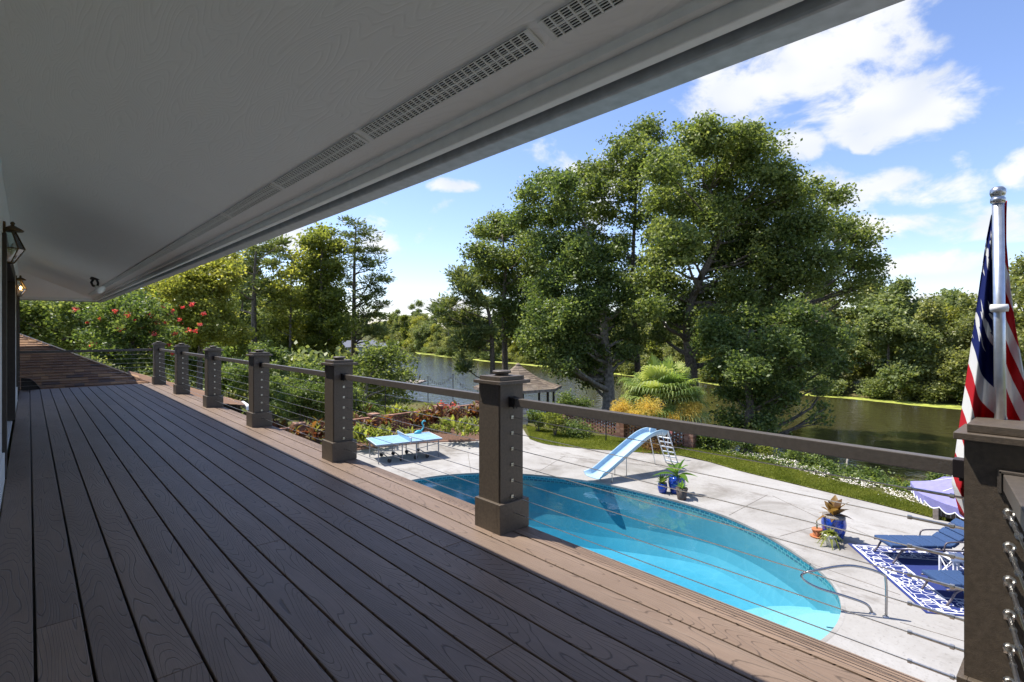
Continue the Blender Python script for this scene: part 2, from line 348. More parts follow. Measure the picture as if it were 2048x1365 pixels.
    # flag print
    m, n = newmat('flag_cloth')
    uv = n('ShaderNodeUVMap').outputs[0]; s = n('ShaderNodeSeparateXYZ', {0: uv}); u, v = s.outputs[0], s.outputs[1]
    stripe = n.math('GREATER_THAN', n.math('FRACT', n.math('MULTIPLY', v, 6.5)), 0.5)
    red = (0.52, 0.018, 0.028); wh = (0.78, 0.78, 0.76); blue = (0.012, 0.022, 0.14)
    c = n.mix(stripe, red, wh)
    canton = n.math('MULTIPLY', n.math('LESS_THAN', u, 0.42), n.math('LESS_THAN', v, 7.0 / 13))
    cu = n.math('MULTIPLY', u, 11.0 / 0.42); cv = n.math('MULTIPLY', v, 9.0 * 13 / 7)
    chk = n.math('MODULO', n.math('ADD', n.math('FLOOR', cu), n.math('FLOOR', cv)), 2.0)
    dx = n.math('MULTIPLY', n.math('SUBTRACT', n.math('FRACT', cu), 0.5), 1.0); dy = n.math('SUBTRACT', n.math('FRACT', cv), 0.5)
    ang = n.math('ARCTAN2', dx, dy); rad = n.math('SQRT', n.math('ADD', n.math('MULTIPLY', dx, dx), n.math('MULTIPLY', dy, dy)))
    k = n.math('PINGPONG', ang, math.pi / 5)
    lim = n.math('DIVIDE', 0.17, n.math('COSINE', n.math('SUBTRACT', n.math('MULTIPLY', k, -1.0), -0.63 + 1.885 - 0.63)))
    star = n.math('LESS_THAN', rad, n.math('MULTIPLY', n.math('SUBTRACT', 0.95, n.math('MULTIPLY', k, 0.98)), 0.52))
    star = n.math('MULTIPLY', star, n.math('LESS_THAN', chk, 0.5))
    c = n.mix(canton, c, n.mix(star, blue, wh))
    head = n.math('LESS_THAN', u, 0.012)
    c = n.mix(head, c, wh)
    p = n('ShaderNodeBsdfPrincipled', {'Base Color': c, 'Roughness': 0.75, 'Specular IOR Level': 0.2})
    t = n('ShaderNodeBsdfTranslucent', {'Color': c})
    finish(n, n('ShaderNodeMixShader', {0: 0.35, 1: p.outputs[0], 2: t.outputs[0]}).outputs[0])
mk_more()

# ---------------------------------------------------------------- mesh helpers
def wloc(o):
    v = Vector((0, 0, 0))
    while o is not None: v = v + o.location; o = o.parent
    return v
def tag(o, label=None, cat=None, group=None, kind=None):
    if label: o['label'] = label
    if cat: o['category'] = cat
    if group: o['group'] = group
    if kind: o['kind'] = kind
    return o
def empty(name, loc=(0, 0, 0), label=None, cat=None, group=None, kind=None, rz=0.0):
    o = bpy.data.objects.new(name, None); COL.objects.link(o); o.location = loc; o.rotation_euler = (0, 0, rz)
    o.empty_display_size = 0.1
    return tag(o, label, cat, group, kind)
def link(name, me, mat=None, parent=None):
    o = bpy.data.objects.new(name, me); COL.objects.link(o)
    if mat: me.materials.clear(); me.materials.append(M[mat] if isinstance(mat, str) else mat)
    if parent: o.parent = parent
    return o
class MB:
    def __init__(s): s.v = []; s.f = []; s.r = []; s.uv = []
    def add(s, vs, fs, rnd=None):
        b = len(s.v); s.v += [tuple(v) for v in vs]; s.f += [tuple(i + b for i in f) for f in fs]
        s.r += [random.random() if rnd is None else rnd] * len(fs)
        return s
    def box(s, c, size, rot=None, rnd=None):
        x, y, z = (k / 2 for k in size)
        vs = [Vector(p) for p in ((-x, -y, -z), (x, -y, -z), (x, y, -z), (-x, y, -z), (-x, -y, z), (x, -y, z), (x, y, z), (-x, y, z))]
        if rot is not None: vs = [rot @ p for p in vs]
        c = Vector(c)
        return s.add([p + c for p in vs], [(0, 3, 2, 1), (4, 5, 6, 7), (0, 1, 5, 4), (1, 2, 6, 5), (2, 3, 7, 6), (3, 0, 4, 7)], rnd)
    def span(s, a, b, rnd=None):
        a, b = Vector(a), Vector(b)
        return s.box((a + b) / 2, [abs(k) for k in (b - a)], None, rnd)
    def beam(s, p0, p1, w, h, up=(0, 0, 1)):
        p0, p1 = Vector(p0), Vector(p1); d = p1 - p0; L = d.length
        y = d.normalized(); x = y.cross(Vector(up))
        if x.length < 1e-4: x = y.cross(Vector((1, 0, 0)))
        x.normalize(); z = x.cross(y)
        return s.box((p0 + p1) / 2, (w, L, h), Matrix((x, y, z)).transposed())
    def tube(s, pts, rad, n=8, cap=True):
        pts = [Vector(p) for p in pts]; k = len(pts)
        rs = rad if isinstance(rad, (list, tuple)) else [rad] * k
        vs = []; ref = None
        for i, p in enumerate(pts):
            d = (pts[min(i + 1, k - 1)] - pts[max(i - 1, 0)]).normalized()
            if ref is None:
                ref = d.cross(Vector((0, 0, 1)))
                if ref.length < 0.05: ref = d.cross(Vector((1, 0, 0)))
            a = (ref - d * ref.dot(d)).normalized(); b = d.cross(a); ref = a
            for j in range(n):
                t = 2 * math.pi * j / n
                vs.append(p + (a * math.cos(t) + b * math.sin(t)) * rs[i])
        fs = []
        for i in range(k - 1):
            for j in range(n):
                j2 = (j + 1) % n
                fs.append((i * n + j, i * n + j2, (i + 1) * n + j2, (i + 1) * n + j))
        if cap:
            fs.append(tuple(range(n - 1, -1, -1))); fs.append(tuple((k - 1) * n + j for j in range(n)))
        return s.add(vs, fs)
    def lathe(s, c, prof, n=24):
        c = Vector(c); vs = []; fs = []
        for r, z in prof:
            for j in range(n):
                t = 2 * math.pi * j / n; vs.append(c + Vector((r * math.cos(t), r * math.sin(t), z)))
        for i in range(len(prof) - 1):
            for j in range(n):
                j2 = (j + 1) % n; fs.append((i * n + j, i * n + j2, (i + 1) * n + j2, (i + 1) * n + j))
        if prof[0][0] > 1e-4: fs.append(tuple(range(n - 1, -1, -1)))
        if prof[-1][0] > 1e-4: fs.append(tuple((len(prof) - 1) * n + j for j in range(n)))
        return s.add(vs, fs)
    def prism(s, poly, z0, z1):
        k = len(poly)
        vs = [(p[0], p[1], z0) for p in poly] + [(p[0], p[1], z1) for p in poly]
        fs = [tuple(range(k - 1, -1, -1)), tuple(range(k, 2 * k))] + [(i, (i + 1) % k, k + (i + 1) % k, k + i) for i in range(k)]
        return s.add(vs, fs)
    def grid(s, P):
        "P[i][j] of points"
        a, b = len(P), len(P[0]); vs = [p for row in P for p in row]
        return s.add(vs, [(i * b + j, i * b + j + 1, (i + 1) * b + j + 1, (i + 1) * b + j) for i in range(a - 1) for j in range(b - 1)])
    def mesh(s, name, off=Vector((0, 0, 0))):
        me = bpy.data.meshes.new(name)
        me.from_pydata([(v[0] - off.x, v[1] - off.y, v[2] - off.z) for v in s.v], [], s.f)
        at_ = me.attributes.new('rnd', 'FLOAT', 'FACE'); at_.data.foreach_set('value', np.array(s.r, dtype=np.float32))
        return me
    def build(s, name, mat, parent=None, smooth=False, bevel=0.0, local=False, own=False, fix=True):
        "own: put the object's origin at the geometry's middle"
        off = Vector((0, 0, 0))
        if parent is not None and not local: off = wloc(parent)
        loc = Vector((0, 0, 0))
        if own:
            vs = np.array([tuple(v) for v in s.v]); mid = Vector(((vs.min(0) + vs.max(0)) / 2).tolist()); loc = mid - off; off = mid
        me = s.mesh(name, off)
        if fix:
            bm = bmesh.new(); bm.from_mesh(me); bmesh.ops.recalc_face_normals(bm, faces=bm.faces); bm.to_mesh(me); bm.free()
        o = link(name, me, mat, parent); o.location = loc
        if smooth:
            me.polygons.foreach_set('use_smooth', [True] * len(me.polygons))
        if bevel:
            b = o.modifiers.new('bevel', 'BEVEL'); b.width = bevel; b.segments = 2; b.limit_method = 'ANGLE'; b.angle_limit = R(40)
        return o
def smooth_by_angle(o, deg=40):
    try: o.data.set_sharp_from_angle(angle=R(deg))
    except Exception: pass
def copy_tree(o, parent=None):
    c = o.copy(); COL.objects.link(c); c.parent = parent
    for ch in o.children: copy_tree(ch, c)
    return c
def catmull(pts, k=6, closed=False):
    P = [Vector(p) for p in pts]; N = len(P); out = []
    rng = range(N) if closed else range(N - 1)
    for i in rng:
        g = (lambda q: P[q % N]) if closed else (lambda q: P[min(max(q, 0), N - 1)])
        a, b, c, d = g(i - 1), g(i), g(i + 1), g(i + 2)
        for j in range(k):
            t = j / k
            out.append(0.5 * ((2 * b) + (c - a) * t + (2 * a - 5 * b + 4 * c - d) * t * t + (-a + 3 * b - 3 * c + d) * t ** 3))
    if not closed: out.append(P[-1])
    return out
# ================================================================ SETTING: terrain, river, lawn, concrete, pool
NB = ([-80, 0, 10, 20, 30, 46, 65, 80, 150, 300, 500], [22.6, 22.8, 23.4, 25.3, 25.6, 26.5, 34, 41, 70, 150, 260])
FB = ([-200, -30, 0, 20, 30, 60, 111, 141, 200, 300, 500], [72, 66, 63.0, 61.0, 64.5, 71, 80, 89, 112, 158, 262])
def xb(y): return np.interp(y, *NB)
def xf(y): return np.interp(y, *FB)
WATER_Z = -1.8
def height(x, y):
    b, f = xb(y), xf(y)
    land = np.interp(y, [-100, 22, 30, 45, 80, 300], [-0.03, -0.03, -0.5, -1.0, -1.0, -0.3])
    d = b - x                                   # >0 on the near bank
    near = land - np.clip(1 - d / 2.6, 0, 1) ** 1.5 * (land + 2.4)
    e = x - f
    far = np.interp(e, [-3, 0, 3, 40, 120, 400], [-3.4, -1.82, -1.45, -1.2, 0.5, 3.0])
    h = np.where(d > 0, near, np.where(e > -3, far, -3.4))
    return h
xs = np.concatenate([np.arange(-400, -20, 40), np.arange(-20, 16, 2.0), np.arange(16, 36, 0.5), np.arange(36, 130, 2.5), np.arange(130, 900, 40)])
ys = np.concatenate([np.arange(-400, -20, 40), np.arange(-20, 60, 1.0), np.arange(60, 200, 4.0), np.arange(200, 1000, 40)])
X, Y = np.meshgrid(xs, ys, indexing='ij')
Z = height(X, Y) + 0.05 * np.sin(X * 1.7) * np.cos(Y * 1.3) * ((X > 24) | (Y > 26))
Z = np.where((X > 5) & (X < 15.5) & (Y > 1.2) & (Y < 17), -3.2, np.where((X > 3) & (X < 16.2) & (Y > -7) & (Y < 18.2), -.2, Z))
gm = MB(); gm.grid([[(X[i, j], Y[i, j], Z[i, j]) for j in range(len(ys))] for i in range(len(xs))])
gm.build('ground', 'earth', smooth=True, fix=False).__setitem__('kind', 'structure')
w = MB(); w.add([(19.5, -500, WATER_Z), (900, -500, WATER_Z), (900, 1000, WATER_Z), (19.5, 1000, WATER_Z)], [(0, 1, 2, 3)])
# only the river bed and what lies lower than the water shows it
w.build('river', 'river_water', fix=False).__setitem__('kind', 'structure')

# ---- swimming pool outline
PO = [(14.02, 7.5), (14.05, 9.0), (13.85, 10.9), (13.2, 12.6), (12.2, 14.05), (10.9, 15.0), (9.48, 15.35), (8.0, 15.0), (7.0, 13.8), (6.6, 11.8), (6.6, 9.0), (6.9, 6.2),
      (7.4, 4.4), (8.3, 3.3), (9.54, 2.93), (10.85, 3.05), (12.03, 3.69), (13.16, 5.11), (13.75, 6.3)]
pool = [(p.x, p.y) for p in catmull([(x, y, 0) for x, y in PO], 6, True)]
NPL = len(pool); pc = Vector((10.4, 9.3, 0))
def pdepth(y): return -float(np.interp(y, [2.5, 5, 7, 11, 13, 16], [1.3, 1.45, 1.6, 2.4, 2.4, 1.8]))
pr = empty('swimming_pool', (10.4, 9.3, 0), 'oval in-ground pool of clear turquoise water below the balcony', 'pool')
def ring(s, zf):
    out = []
    for x, y in pool:
        X_, Y_ = pc.x + (x - pc.x) * s, pc.y + (y - pc.y) * s
        out.append((X_, Y_, zf(Y_)))
    return out
sh = MB(); rings = [ring(1.0, lambda y: -0.24), ring(0.985, lambda y: pdepth(y) * .5 - .1), ring(0.955, lambda y: pdepth(y) * .72), ring(0.91, lambda y: pdepth(y) * .87), ring(0.84, lambda y: pdepth(y) * .96), ring(0.72, pdepth), ring(0.5, pdepth), ring(0.3, pdepth), ring(0.02, pdepth)]
for a, b in zip(rings, rings[1:]):
    sh.add(a + b, [(i, (i + 1) % NPL, NPL + (i + 1) % NPL, NPL + i) for i in range(NPL)])
sh.build('pool_shell', 'pool_shell', pr, smooth=True)
# water line tiles
tb = MB(); a = ring(1.0, lambda y: 0.0); b = ring(1.0, lambda y: -0.25)
tb.add(a + b, [(i, (i + 1) % NPL, NPL + (i + 1) % NPL, NPL + i) for i in range(NPL)])
tile = tb.build('waterline_tile_band', 'pool_tile', pr, fix=False)
cum = [0]
for i in range(NPL): cum.append(cum[-1] + math.dist(pool[i], pool[(i + 1) % NPL]))
uvl = tile.data.uv_layers.new(name='UVMap')
for p in tile.data.polygons:
    i = p.index
    for li, uvv in zip(p.loop_indices, ((cum[i], 0), (cum[i + 1], 0), (cum[i + 1], 0.25), (cum[i], 0.25))): uvl.data[li].uv = uvv
# coping edge
cp = MB(); a = ring(1.0, lambda y: -0.02); o1 = ring(0.997, lambda y: 0.004); o2 = ring(1.006, lambda y: 0.004); o3 = ring(1.009, lambda y: 0.001)
cp2 = [ring(0.997, lambda y: -0.05), o1, o2, o3]
for q1, q2 in zip(cp2, cp2[1:]): cp.add(q1 + q2, [(i, (i + 1) % NPL, NPL + (i + 1) % NPL, NPL + i) for i in range(NPL)])
cp.build('coping', 'concrete', pr, smooth=False)
for rr, zt in ((2.3, -0.85), (1.65, -0.58), (1.0, -0.3)):
    st = MB(); c0 = (10.3, 2.75)
    st.lathe((c0[0], c0[1], 0), [(rr + .05, -1.3), (rr + .03, zt - .05), (rr - .02, zt), (0.001, zt)], 40)
    st.build('pool_step', 'pool_step', pr, smooth=False)
wt = MB(); top = [(p[0], p[1]) for p in ring(1.004, lambda y: 0)]
wt.prism(top, -2.7, -0.10)
wt.build('water', 'pool_water', pr)

# ---- concrete round the pool
edge_px = [(1046, 858), (1052, 868), (1060, 879), (1096, 890), (1183, 899), (1271, 905), (1359, 912), (1420, 925), (1477, 942), (1600, 972), (1750, 1008), (1890, 1043)]
lawn_edge = [ground(*p) for p in edge_px]
bed_px = [(1040, 870), (959, 882), (867, 885), (780, 893), (709, 902), (660, 912)]
bed_edge = [ground(*p) for p in bed_px]
outer = [(p.x, p.y) for p in lawn_edge] + [(17.6, 0.5), (17.6, -6), (3.2, -6), (3.2, 22.5)] + [(p.x, p.y) for p in reversed(bed_edge)] + [(p.x - .55, p.y + .3) for p in lawn_edge[:1]]
bm = bmesh.new()
def loop(pts, z):
    vs = [bm.verts.new((x, y, z)) for x, y in pts]
    return [bm.edges.new((vs[i], vs[(i + 1) % len(vs)])) for i in range(len(vs))]
hole = [(pc.x + (x - pc.x) * 1.0045, pc.y + (y - pc.y) * 1.0045) for x, y in pool]
eds = loop(outer, 0.0) + loop(hole, 0.0)
bmesh.ops.triangle_fill(bm, use_beauty=True, edges=eds)
bmesh.ops.recalc_face_normals(bm, faces=bm.faces)
if sum(f.normal.z for f in bm.faces) < 0: bmesh.ops.reverse_faces(bm, faces=bm.faces)
r_ = bmesh.ops.extrude_edge_only(bm, edges=[e for e in bm.edges if e.is_boundary])
for v in [g for g in r_['geom'] if isinstance(g, bmesh.types.BMVert)]: v.co.z -= 0.12
me = bpy.data.meshes.new('pool_deck'); bm.to_mesh(me); bm.free()
pd = link('pool_patio', me, 'concrete'); pd['kind'] = 'structure'
def joint(a, b, w=0.016):
    j = MB(); a, b = Vector(a), Vector(b); j.beam(a + Vector((0, 0, .001)), b + Vector((0, 0, .001)), w, 0.006)
    j.build('expansion_joint', 'joint_dark', pd, fix=False)
for p, q in [((1458, 1031), (1535, 990)), ((1650, 1042), (1545, 992)), ((1130, 912), (1070, 948)), ((936, 907), (942, 946)), ((900, 908), (990, 905)), ((1120, 913), (1325, 935)),
             ((1700, 1055), (1780, 1090)), ((1605, 1122), (1800, 1190)), ((1560, 1073), (1660, 1045)), ((1800, 1245), (1935, 1285)), ((820, 985), (700, 935))]:
    joint(ground(*p, .0), ground(*q, .0))

# ---- lawn strip between concrete and river bank
lw = MB(); far_px = [(1052, 852), (1120, 866), (1200, 874), (1300, 884), (1390, 893), (1450, 905), (1520, 921), (1600, 945), (1700, 972), (1800, 1000), (1900, 1034)]
fl = catmull([ground(*p) for p in far_px], 4); nl = catmull([p for p in lawn_edge[2:]], 4)
def resample(L, k):
    d = [0]
    for a, b in zip(L, L[1:]): d.append(d[-1] + (b - a).length)
    out = []
    for i in range(k):
        t = d[-1] * i / (k - 1); j = 0
        while j < len(d) - 2 and d[j + 1] < t: j += 1
        out.append(L[j].lerp(L[j + 1], (t - d[j]) / max(1e-6, d[j + 1] - d[j])))
    return out
A_, B_ = resample(nl, 60), resample(fl, 60)
lw.grid([[tuple(a.lerp(b, t) + Vector((0, 0, 0.02 + 0.02 * math.sin(t * math.pi)))) for t in np.linspace(0, 1, 8)] for a, b in zip(A_, B_)])
lwn = lw.build('lawn', 'turf', smooth=True); lwn['kind'] = 'structure'

# ---------------- generic scattered blades / leaves
def leaf_mesh(name, pos, axis, side, length, width, rnd, fold=0.15):
    nL = len(pos); nrm = np.cross(axis, side)
    l = np.asarray(length).reshape(-1, 1) * np.ones((nL, 1)); wd = np.asarray(width).reshape(-1, 1) * np.ones((nL, 1))
    v = np.empty((nL, 4, 3), dtype=np.float32)
    v[:, 0] = pos - axis * l * .5; v[:, 1] = pos + side * wd * .5 + nrm * wd * fold
    v[:, 2] = pos + axis * l * .5; v[:, 3] = pos - side * wd * .5 + nrm * wd * fold
    me = bpy.data.meshes.new(name)
    me.vertices.add(nL * 4); me.vertices.foreach_set('co', v.ravel())
    me.loops.add(nL * 4); me.loops.foreach_set('vertex_index', np.arange(nL * 4, dtype=np.int32))
    me.polygons.add(nL); me.polygons.foreach_set('loop_start', np.arange(0, nL * 4, 4, dtype=np.int32))
    a = me.attributes.new('rnd', 'FLOAT', 'FACE'); a.data.foreach_set('value', np.clip(rnd, 0, 1).astype(np.float32))
    me.update(calc_edges=True)
    return me
def unit(v): return v / np.maximum(np.linalg.norm(v, axis=1, keepdims=True), 1e-6)
def rand_frames(rng, nL, up=0.0, droop=0.0):
    a = unit(rng.normal(size=(nL, 3)) * np.array([1, 1, 0.6]) + np.array([0, 0, -droop]))
    nn = unit(rng.normal(size=(nL, 3)) + np.array([0, 0, up]))
    s_ = unit(np.cross(nn, a))
    return a, s_
def bilinear(A, B, n_):
    i = RNG.random(n_) * (len(A) - 1.001); k = i.astype(int); t = i - k; s_ = RNG.random(n_)
    Aa = np.array([tuple(p) for p in A]); Bb = np.array([tuple(p) for p in B])
    a = Aa[k] * (1 - t)[:, None] + Aa[k + 1] * t[:, None]; b = Bb[k] * (1 - t)[:, None] + Bb[k + 1] * t[:, None]
    return a * (1 - s_)[:, None] + b * s_[:, None], s_
p_, s_ = bilinear(A_, B_, 42000)
ax = unit(RNG.normal(size=(42000, 3)) * .45 + np.array([0, 0, 1])); sd = unit(np.cross(ax, RNG.normal(size=(42000, 3))))
patch = 0.5 + 0.5 * np.sin(p_[:, 0] * 2.1 + np.sin(p_[:, 1] * 1.3) * 2) * np.sin(p_[:, 1] * 1.7)
gme = leaf_mesh('grass', p_ + np.array([0, 0, .055]), ax, sd, .09, .022, .5 * patch + .5 * RNG.random(42000))
g_ = link('grass', gme, 'leaf_grass'); tag(g_, 'short mown grass on the strip between patio and river bank', 'grass', kind='stuff')
# shell gravel drift on the river side of the lawn
gp, _ = bilinear(resample(catmull([ground(*p) for p in [(1400, 900), (1480, 915), (1560, 932), (1660, 962), (1760, 990), (1890, 1035)]], 4), 40),
                 resample(catmull([ground(*p) for p in [(1400, 893), (1500, 907), (1590, 926), (1690, 953), (1790, 983), (1900, 1025)]], 4), 40), 1500)
gp += RNG.normal(size=gp.shape) * np.array([.12, .12, 0]); gp[:, 2] = .05
keep = np.sin(gp[:, 0] * 3 + gp[:, 1] * 2.2) + np.sin(gp[:, 1] * 5.1) > -0.9
gp = gp[keep]
a, s2 = rand_frames(RNG, len(gp), 6.0); a = unit(a * np.array([1, 1, .15]))
sg = link('shell_gravel', leaf_mesh('shell_gravel', gp, a, s2, .07, .055, RNG.random(len(gp)), .3), 'stone_mix')
tag(sg, 'pale crushed shell scattered along the river edge of the lawn', 'gravel', kind='stuff')
# duckweed along the far bank
dw = MB(); row = []
for y in np.arange(-25, 150, 1.2):
    wgt = 2.6 * (0.5 + 0.5 * math.sin(y * .23) * math.sin(y * .071 + 1)) + .5
    if 33 < y < 60: wgt *= .6
    f0 = float(xf(y)); row.append([(f0 - wgt - .4 * random.random(), y, WATER_Z + .012), (f0 + .5, y, WATER_Z + .012)])
dw.grid(row); o = dw.build('duckweed', 'duckweed', fix=False); tag(o, 'yellow-green floating weed fringing the far river bank', 'water weed', kind='stuff')

# ================================================================ HOUSE: wall, soffit, gutter, roof
HW = -0.17                      # wall plane
EAVE_X, EAVE_Z, EAVE_Y, PITCH = 1.53, 5.775, 18.6, 0.37
house = empty('house', (HW, 0, 0), 'white house wall with dark brown doors and deep overhanging eaves above the balcony', 'house')
def soffz(x): return EAVE_Z + PITCH * (EAVE_X - x)
wl = MB(); wl.span((HW - .25, -5, 0), (HW, 6.35, 6.7)); wl.span((HW - .25, 10.6, 0), (HW, 13.5, 6.7)); wl.span((HW - .25, 15.75, 0), (HW, 16.6, 6.7))
wl.span((HW - .25, 6.35, 5.85), (HW - .002, 10.6, 6.7)); wl.span((HW - .25, 13.5, 5.85), (HW - .002, 15.75, 6.7)); wl.span((HW - 7, 16.6, 0), (HW, 16.85, 6.5)); wl.span((HW - 7, -5.2, 0), (HW, -5, 8))
wl.span((HW - .24, 6.35, 0), (HW - .002, 10.6, 3.7)); wl.span((HW - .24, 13.5, 0), (HW - .002, 15.75, 3.7))
wl.build('wall', 'white_paint', house, bevel=.004)
for y0, y1 in ((6.35, 10.6), (13.5, 15.75)):
    d = MB(); d.span((HW - .16, y0 + .1, 3.72), (HW - .12, y1 - .1, 5.8)); do = d.build('door', 'door_dark', house)
    t = MB(); t.span((HW - .2, y0, 3.705), (HW + .03, y0 + .16, 5.845)); t.build('door_frame', 'dark_trim', do, bevel=.004)
    t = MB(); t.span((HW - .2, y1 - .16, 3.705), (HW + .03, y1, 5.845)); t.build('door_frame', 'dark_trim', do, bevel=.004)
    t = MB(); t.span((HW - .2, y0 + .16, 5.7), (HW + .028, y1 - .16, 5.845)); t.build('door_frame', 'dark_trim', do, bevel=.004)
    t = MB(); t.span((HW - .14, (y0 + y1) / 2 - .05, 3.75), (HW - .07, (y0 + y1) / 2 + .05, 5.7)); t.build('door_stile', 'dark_trim', do, bevel=.004)
for y0, y1 in ((-4.9, 6.3), (10.65, 13.45)):
    t = MB(); t.span((HW, y0, 3.71), (HW + .02, y1, 3.95)); t.build('baseboard', 'white_paint', house, bevel=.004)
# soffit boards (sheets side by side, hip return at the far end)
cuts = [-5, -2.6, -.16, 2.28, 4.72, 7.16, 9.6, 12.04, 14.48]
xi, xo = HW, 1.38
for y0, y1 in zip(cuts, cuts[1:] + [None]):
    s = MB()
    if y1 is None:
        a = [(xi, y0), (xo, y0), (xo, EAVE_Y - (EAVE_X - xo)), (xi, EAVE_Y - (EAVE_X - xi))]
    else: a = [(xi, y0), (xo, y0), (xo, y1), (xi, y1)]
    s.add([(x, y, soffz(x)) for x, y in a] + [(x, y, soffz(x) + .02) for x, y in a], [(0, 1, 2, 3), (7, 6, 5, 4), (0, 4, 5, 1), (1, 5, 6, 2), (2, 6, 7, 3), (3, 7, 4, 0)])
    s.build('soffit_panel', 'soffit_paint', house)
s = MB(); ye = EAVE_Y - (EAVE_X - xo)
a = [(xo, ye), (-6, ye), (-6, EAVE_Y - (EAVE_X - xi)), (xi, EAVE_Y - (EAVE_X - xi))]
hz = lambda y: EAVE_Z + PITCH * (EAVE_Y - y)
s.add([(x, y, hz(y)) for x, y in a] + [(x, y, hz(y) + .02) for x, y in a], [(0, 1, 2, 3), (7, 6, 5, 4), (0, 4, 5, 1), (1, 5, 6, 2), (2, 6, 7, 3), (3, 7, 4, 0)])
a = [(xi, 16.86), (-6, 16.86), (-6, EAVE_Y - 1.75), (xi, EAVE_Y - 1.75)]
s.add([(x, y, 6.41) for x, y in a], [(0, 1, 2, 3)])
s.build('soffit_panel', 'soffit_paint', house)
# eave profile: bed moulding, fascia, gutter
def eave(name, x0, x1, z0, z1, mat, bev=.004):
    b = MB(); b.span((x0, -5, z0), (x1, EAVE_Y - (EAVE_X - x1), z1)); b.build(name, mat, house, bevel=bev)
    b = MB(); b.span((-6, EAVE_Y - (EAVE_X - x0), z0), (x0 - .001, EAVE_Y - (EAVE_X - x1), z1)); b.build(name, mat, house, bevel=bev)
eave('bed_moulding', 1.29, 1.335, 5.835, 5.89, 'white_paint', .018)
eave('bed_moulding', 1.337, 1.382, 5.793, 5.88, 'white_paint', .006)
eave('fascia', 1.384, 1.412, 5.815, 6.0, 'dark_trim')
eave('gutter', 1.414, 1.53, 5.775, 5.90, 'galvanised', .01)
# vent strips along the soffit
VX = 1.16; ang = math.atan(PITCH)
rot = Matrix.Rotation(ang, 3, 'Y')
vm = MB()                                          # one 1.1 m grille, local x across, y along
for i in range(9):
    xx = -.036 + i * .009
    if i == 4: vm.box((xx, 0, 0), (.007, 1.1, .004))
    else: vm.box((xx, 0, 0), (.0022, 1.1, .004))
for j in range(31): vm.box((0, -.55 + j * 1.1 / 30, -.0005), (.076, .006 if j not in (0, 30) else .02, .005))
vme = vm.mesh('soffit_vent'); vbk = MB().box((0, 0, .004), (.074, 1.1, .003)).mesh('vent_screen')
vme.materials.append(M['white_paint']); vbk.materials.append(M['black_plastic'])
y = -.6
while y < 17.4:
    v = link('soffit_vent', vme, None, house); v.location = Vector((VX, y, soffz(VX) - .006)) - wloc(house); v.rotation_euler = (0, ang, 0)
    k = link('vent_screen', vbk, None, v)
    y += 1.16
# roof above
rf = MB(); T = .22
def rz(x): return EAVE_Z + .14 + PITCH * (EAVE_X - x) + .02
rf.add([(EAVE_X, -5, rz(EAVE_X)), (EAVE_X, EAVE_Y, rz(EAVE_X)), (-6, EAVE_Y - 7.58, rz(-6)), (-6, -5, rz(-6)), (-6, EAVE_Y, rz(EAVE_X))], [(0, 1, 2, 3), (1, 4, 2)])
rf.build('roof', 'shingle', house)

# ---- lanterns
def lantern(y, label, lit):
    r = empty('wall_lantern', (HW, y, 5.62), label, 'lantern', 'wall lanterns beside the doors')
    zb = 5.62; x0 = HW + .012
    bp = MB(); bp.box((HW + .008, y, zb + .2), (.016, .1, .34)); bp.build('back_plate', 'brass_old', r, bevel=.003)
    # half-hexagon cage: bottom narrow, middle wide, top narrow
    lv = [(zb, .055, .045), (zb + .13, .085, .10), (zb + .29, .05, .05)]
    cx = HW + .012
    def pt(lv_, k):
        z, hw, dp = lv_
        return Vector([(cx, y - hw, z), (cx + dp * .9, y - hw * .75, z), (cx + dp * 1.35, y, z), (cx + dp * .9, y + hw * .75, z), (cx, y + hw, z)][k])
    fr = MB()
    for L in lv:
        for k in range(4): fr.tube([pt(L, k), pt(L, k + 1)], .006, 5)
    for k in range(5): fr.tube([pt(L, k) for L in lv], .006, 5)
    fr.build('cage', 'brass_old', r)
    for a_, b_ in ((0, 1), (1, 2)):
        for k in range(4):
            g = MB(); g.add([pt(lv[a_], k), pt(lv[a_], k + 1), pt(lv[b_], k + 1), pt(lv[b_], k)], [(0, 1, 2, 3)]); g.build('glass_pane', 'lantern_glass', r, fix=False)
    cpv = MB(); cpv.lathe((cx + .05, y, zb + .29), [(.075, 0), (.08, .012), (.055, .03), (.03, .045), (.012, .055), (.018, .075), (.006, .09)], 14); cpv.build('finial_cap', 'brass_old', r, smooth=True)
    cd = MB(); cd.lathe((cx + .05, y, zb + .01), [(.014, 0), (.014, .1), (.012, .105)], 10); cd.build('candle_sleeve', 'white_plain', r, smooth=True)
    b = MB(); b.lathe((cx + .05, y, zb + .118), [(.008, 0), (.017, .022), (.012, .045), (.002, .065)], 10); b.build('bulb', 'bulb_lit' if lit else 'frost_white', r, smooth=True)
    return r
lantern(6.7, 'unlit brass wall lantern with clear panes, the nearer of the two', False)
lantern(13.15, 'brass wall lantern glowing orange, farther along the white wall', True)
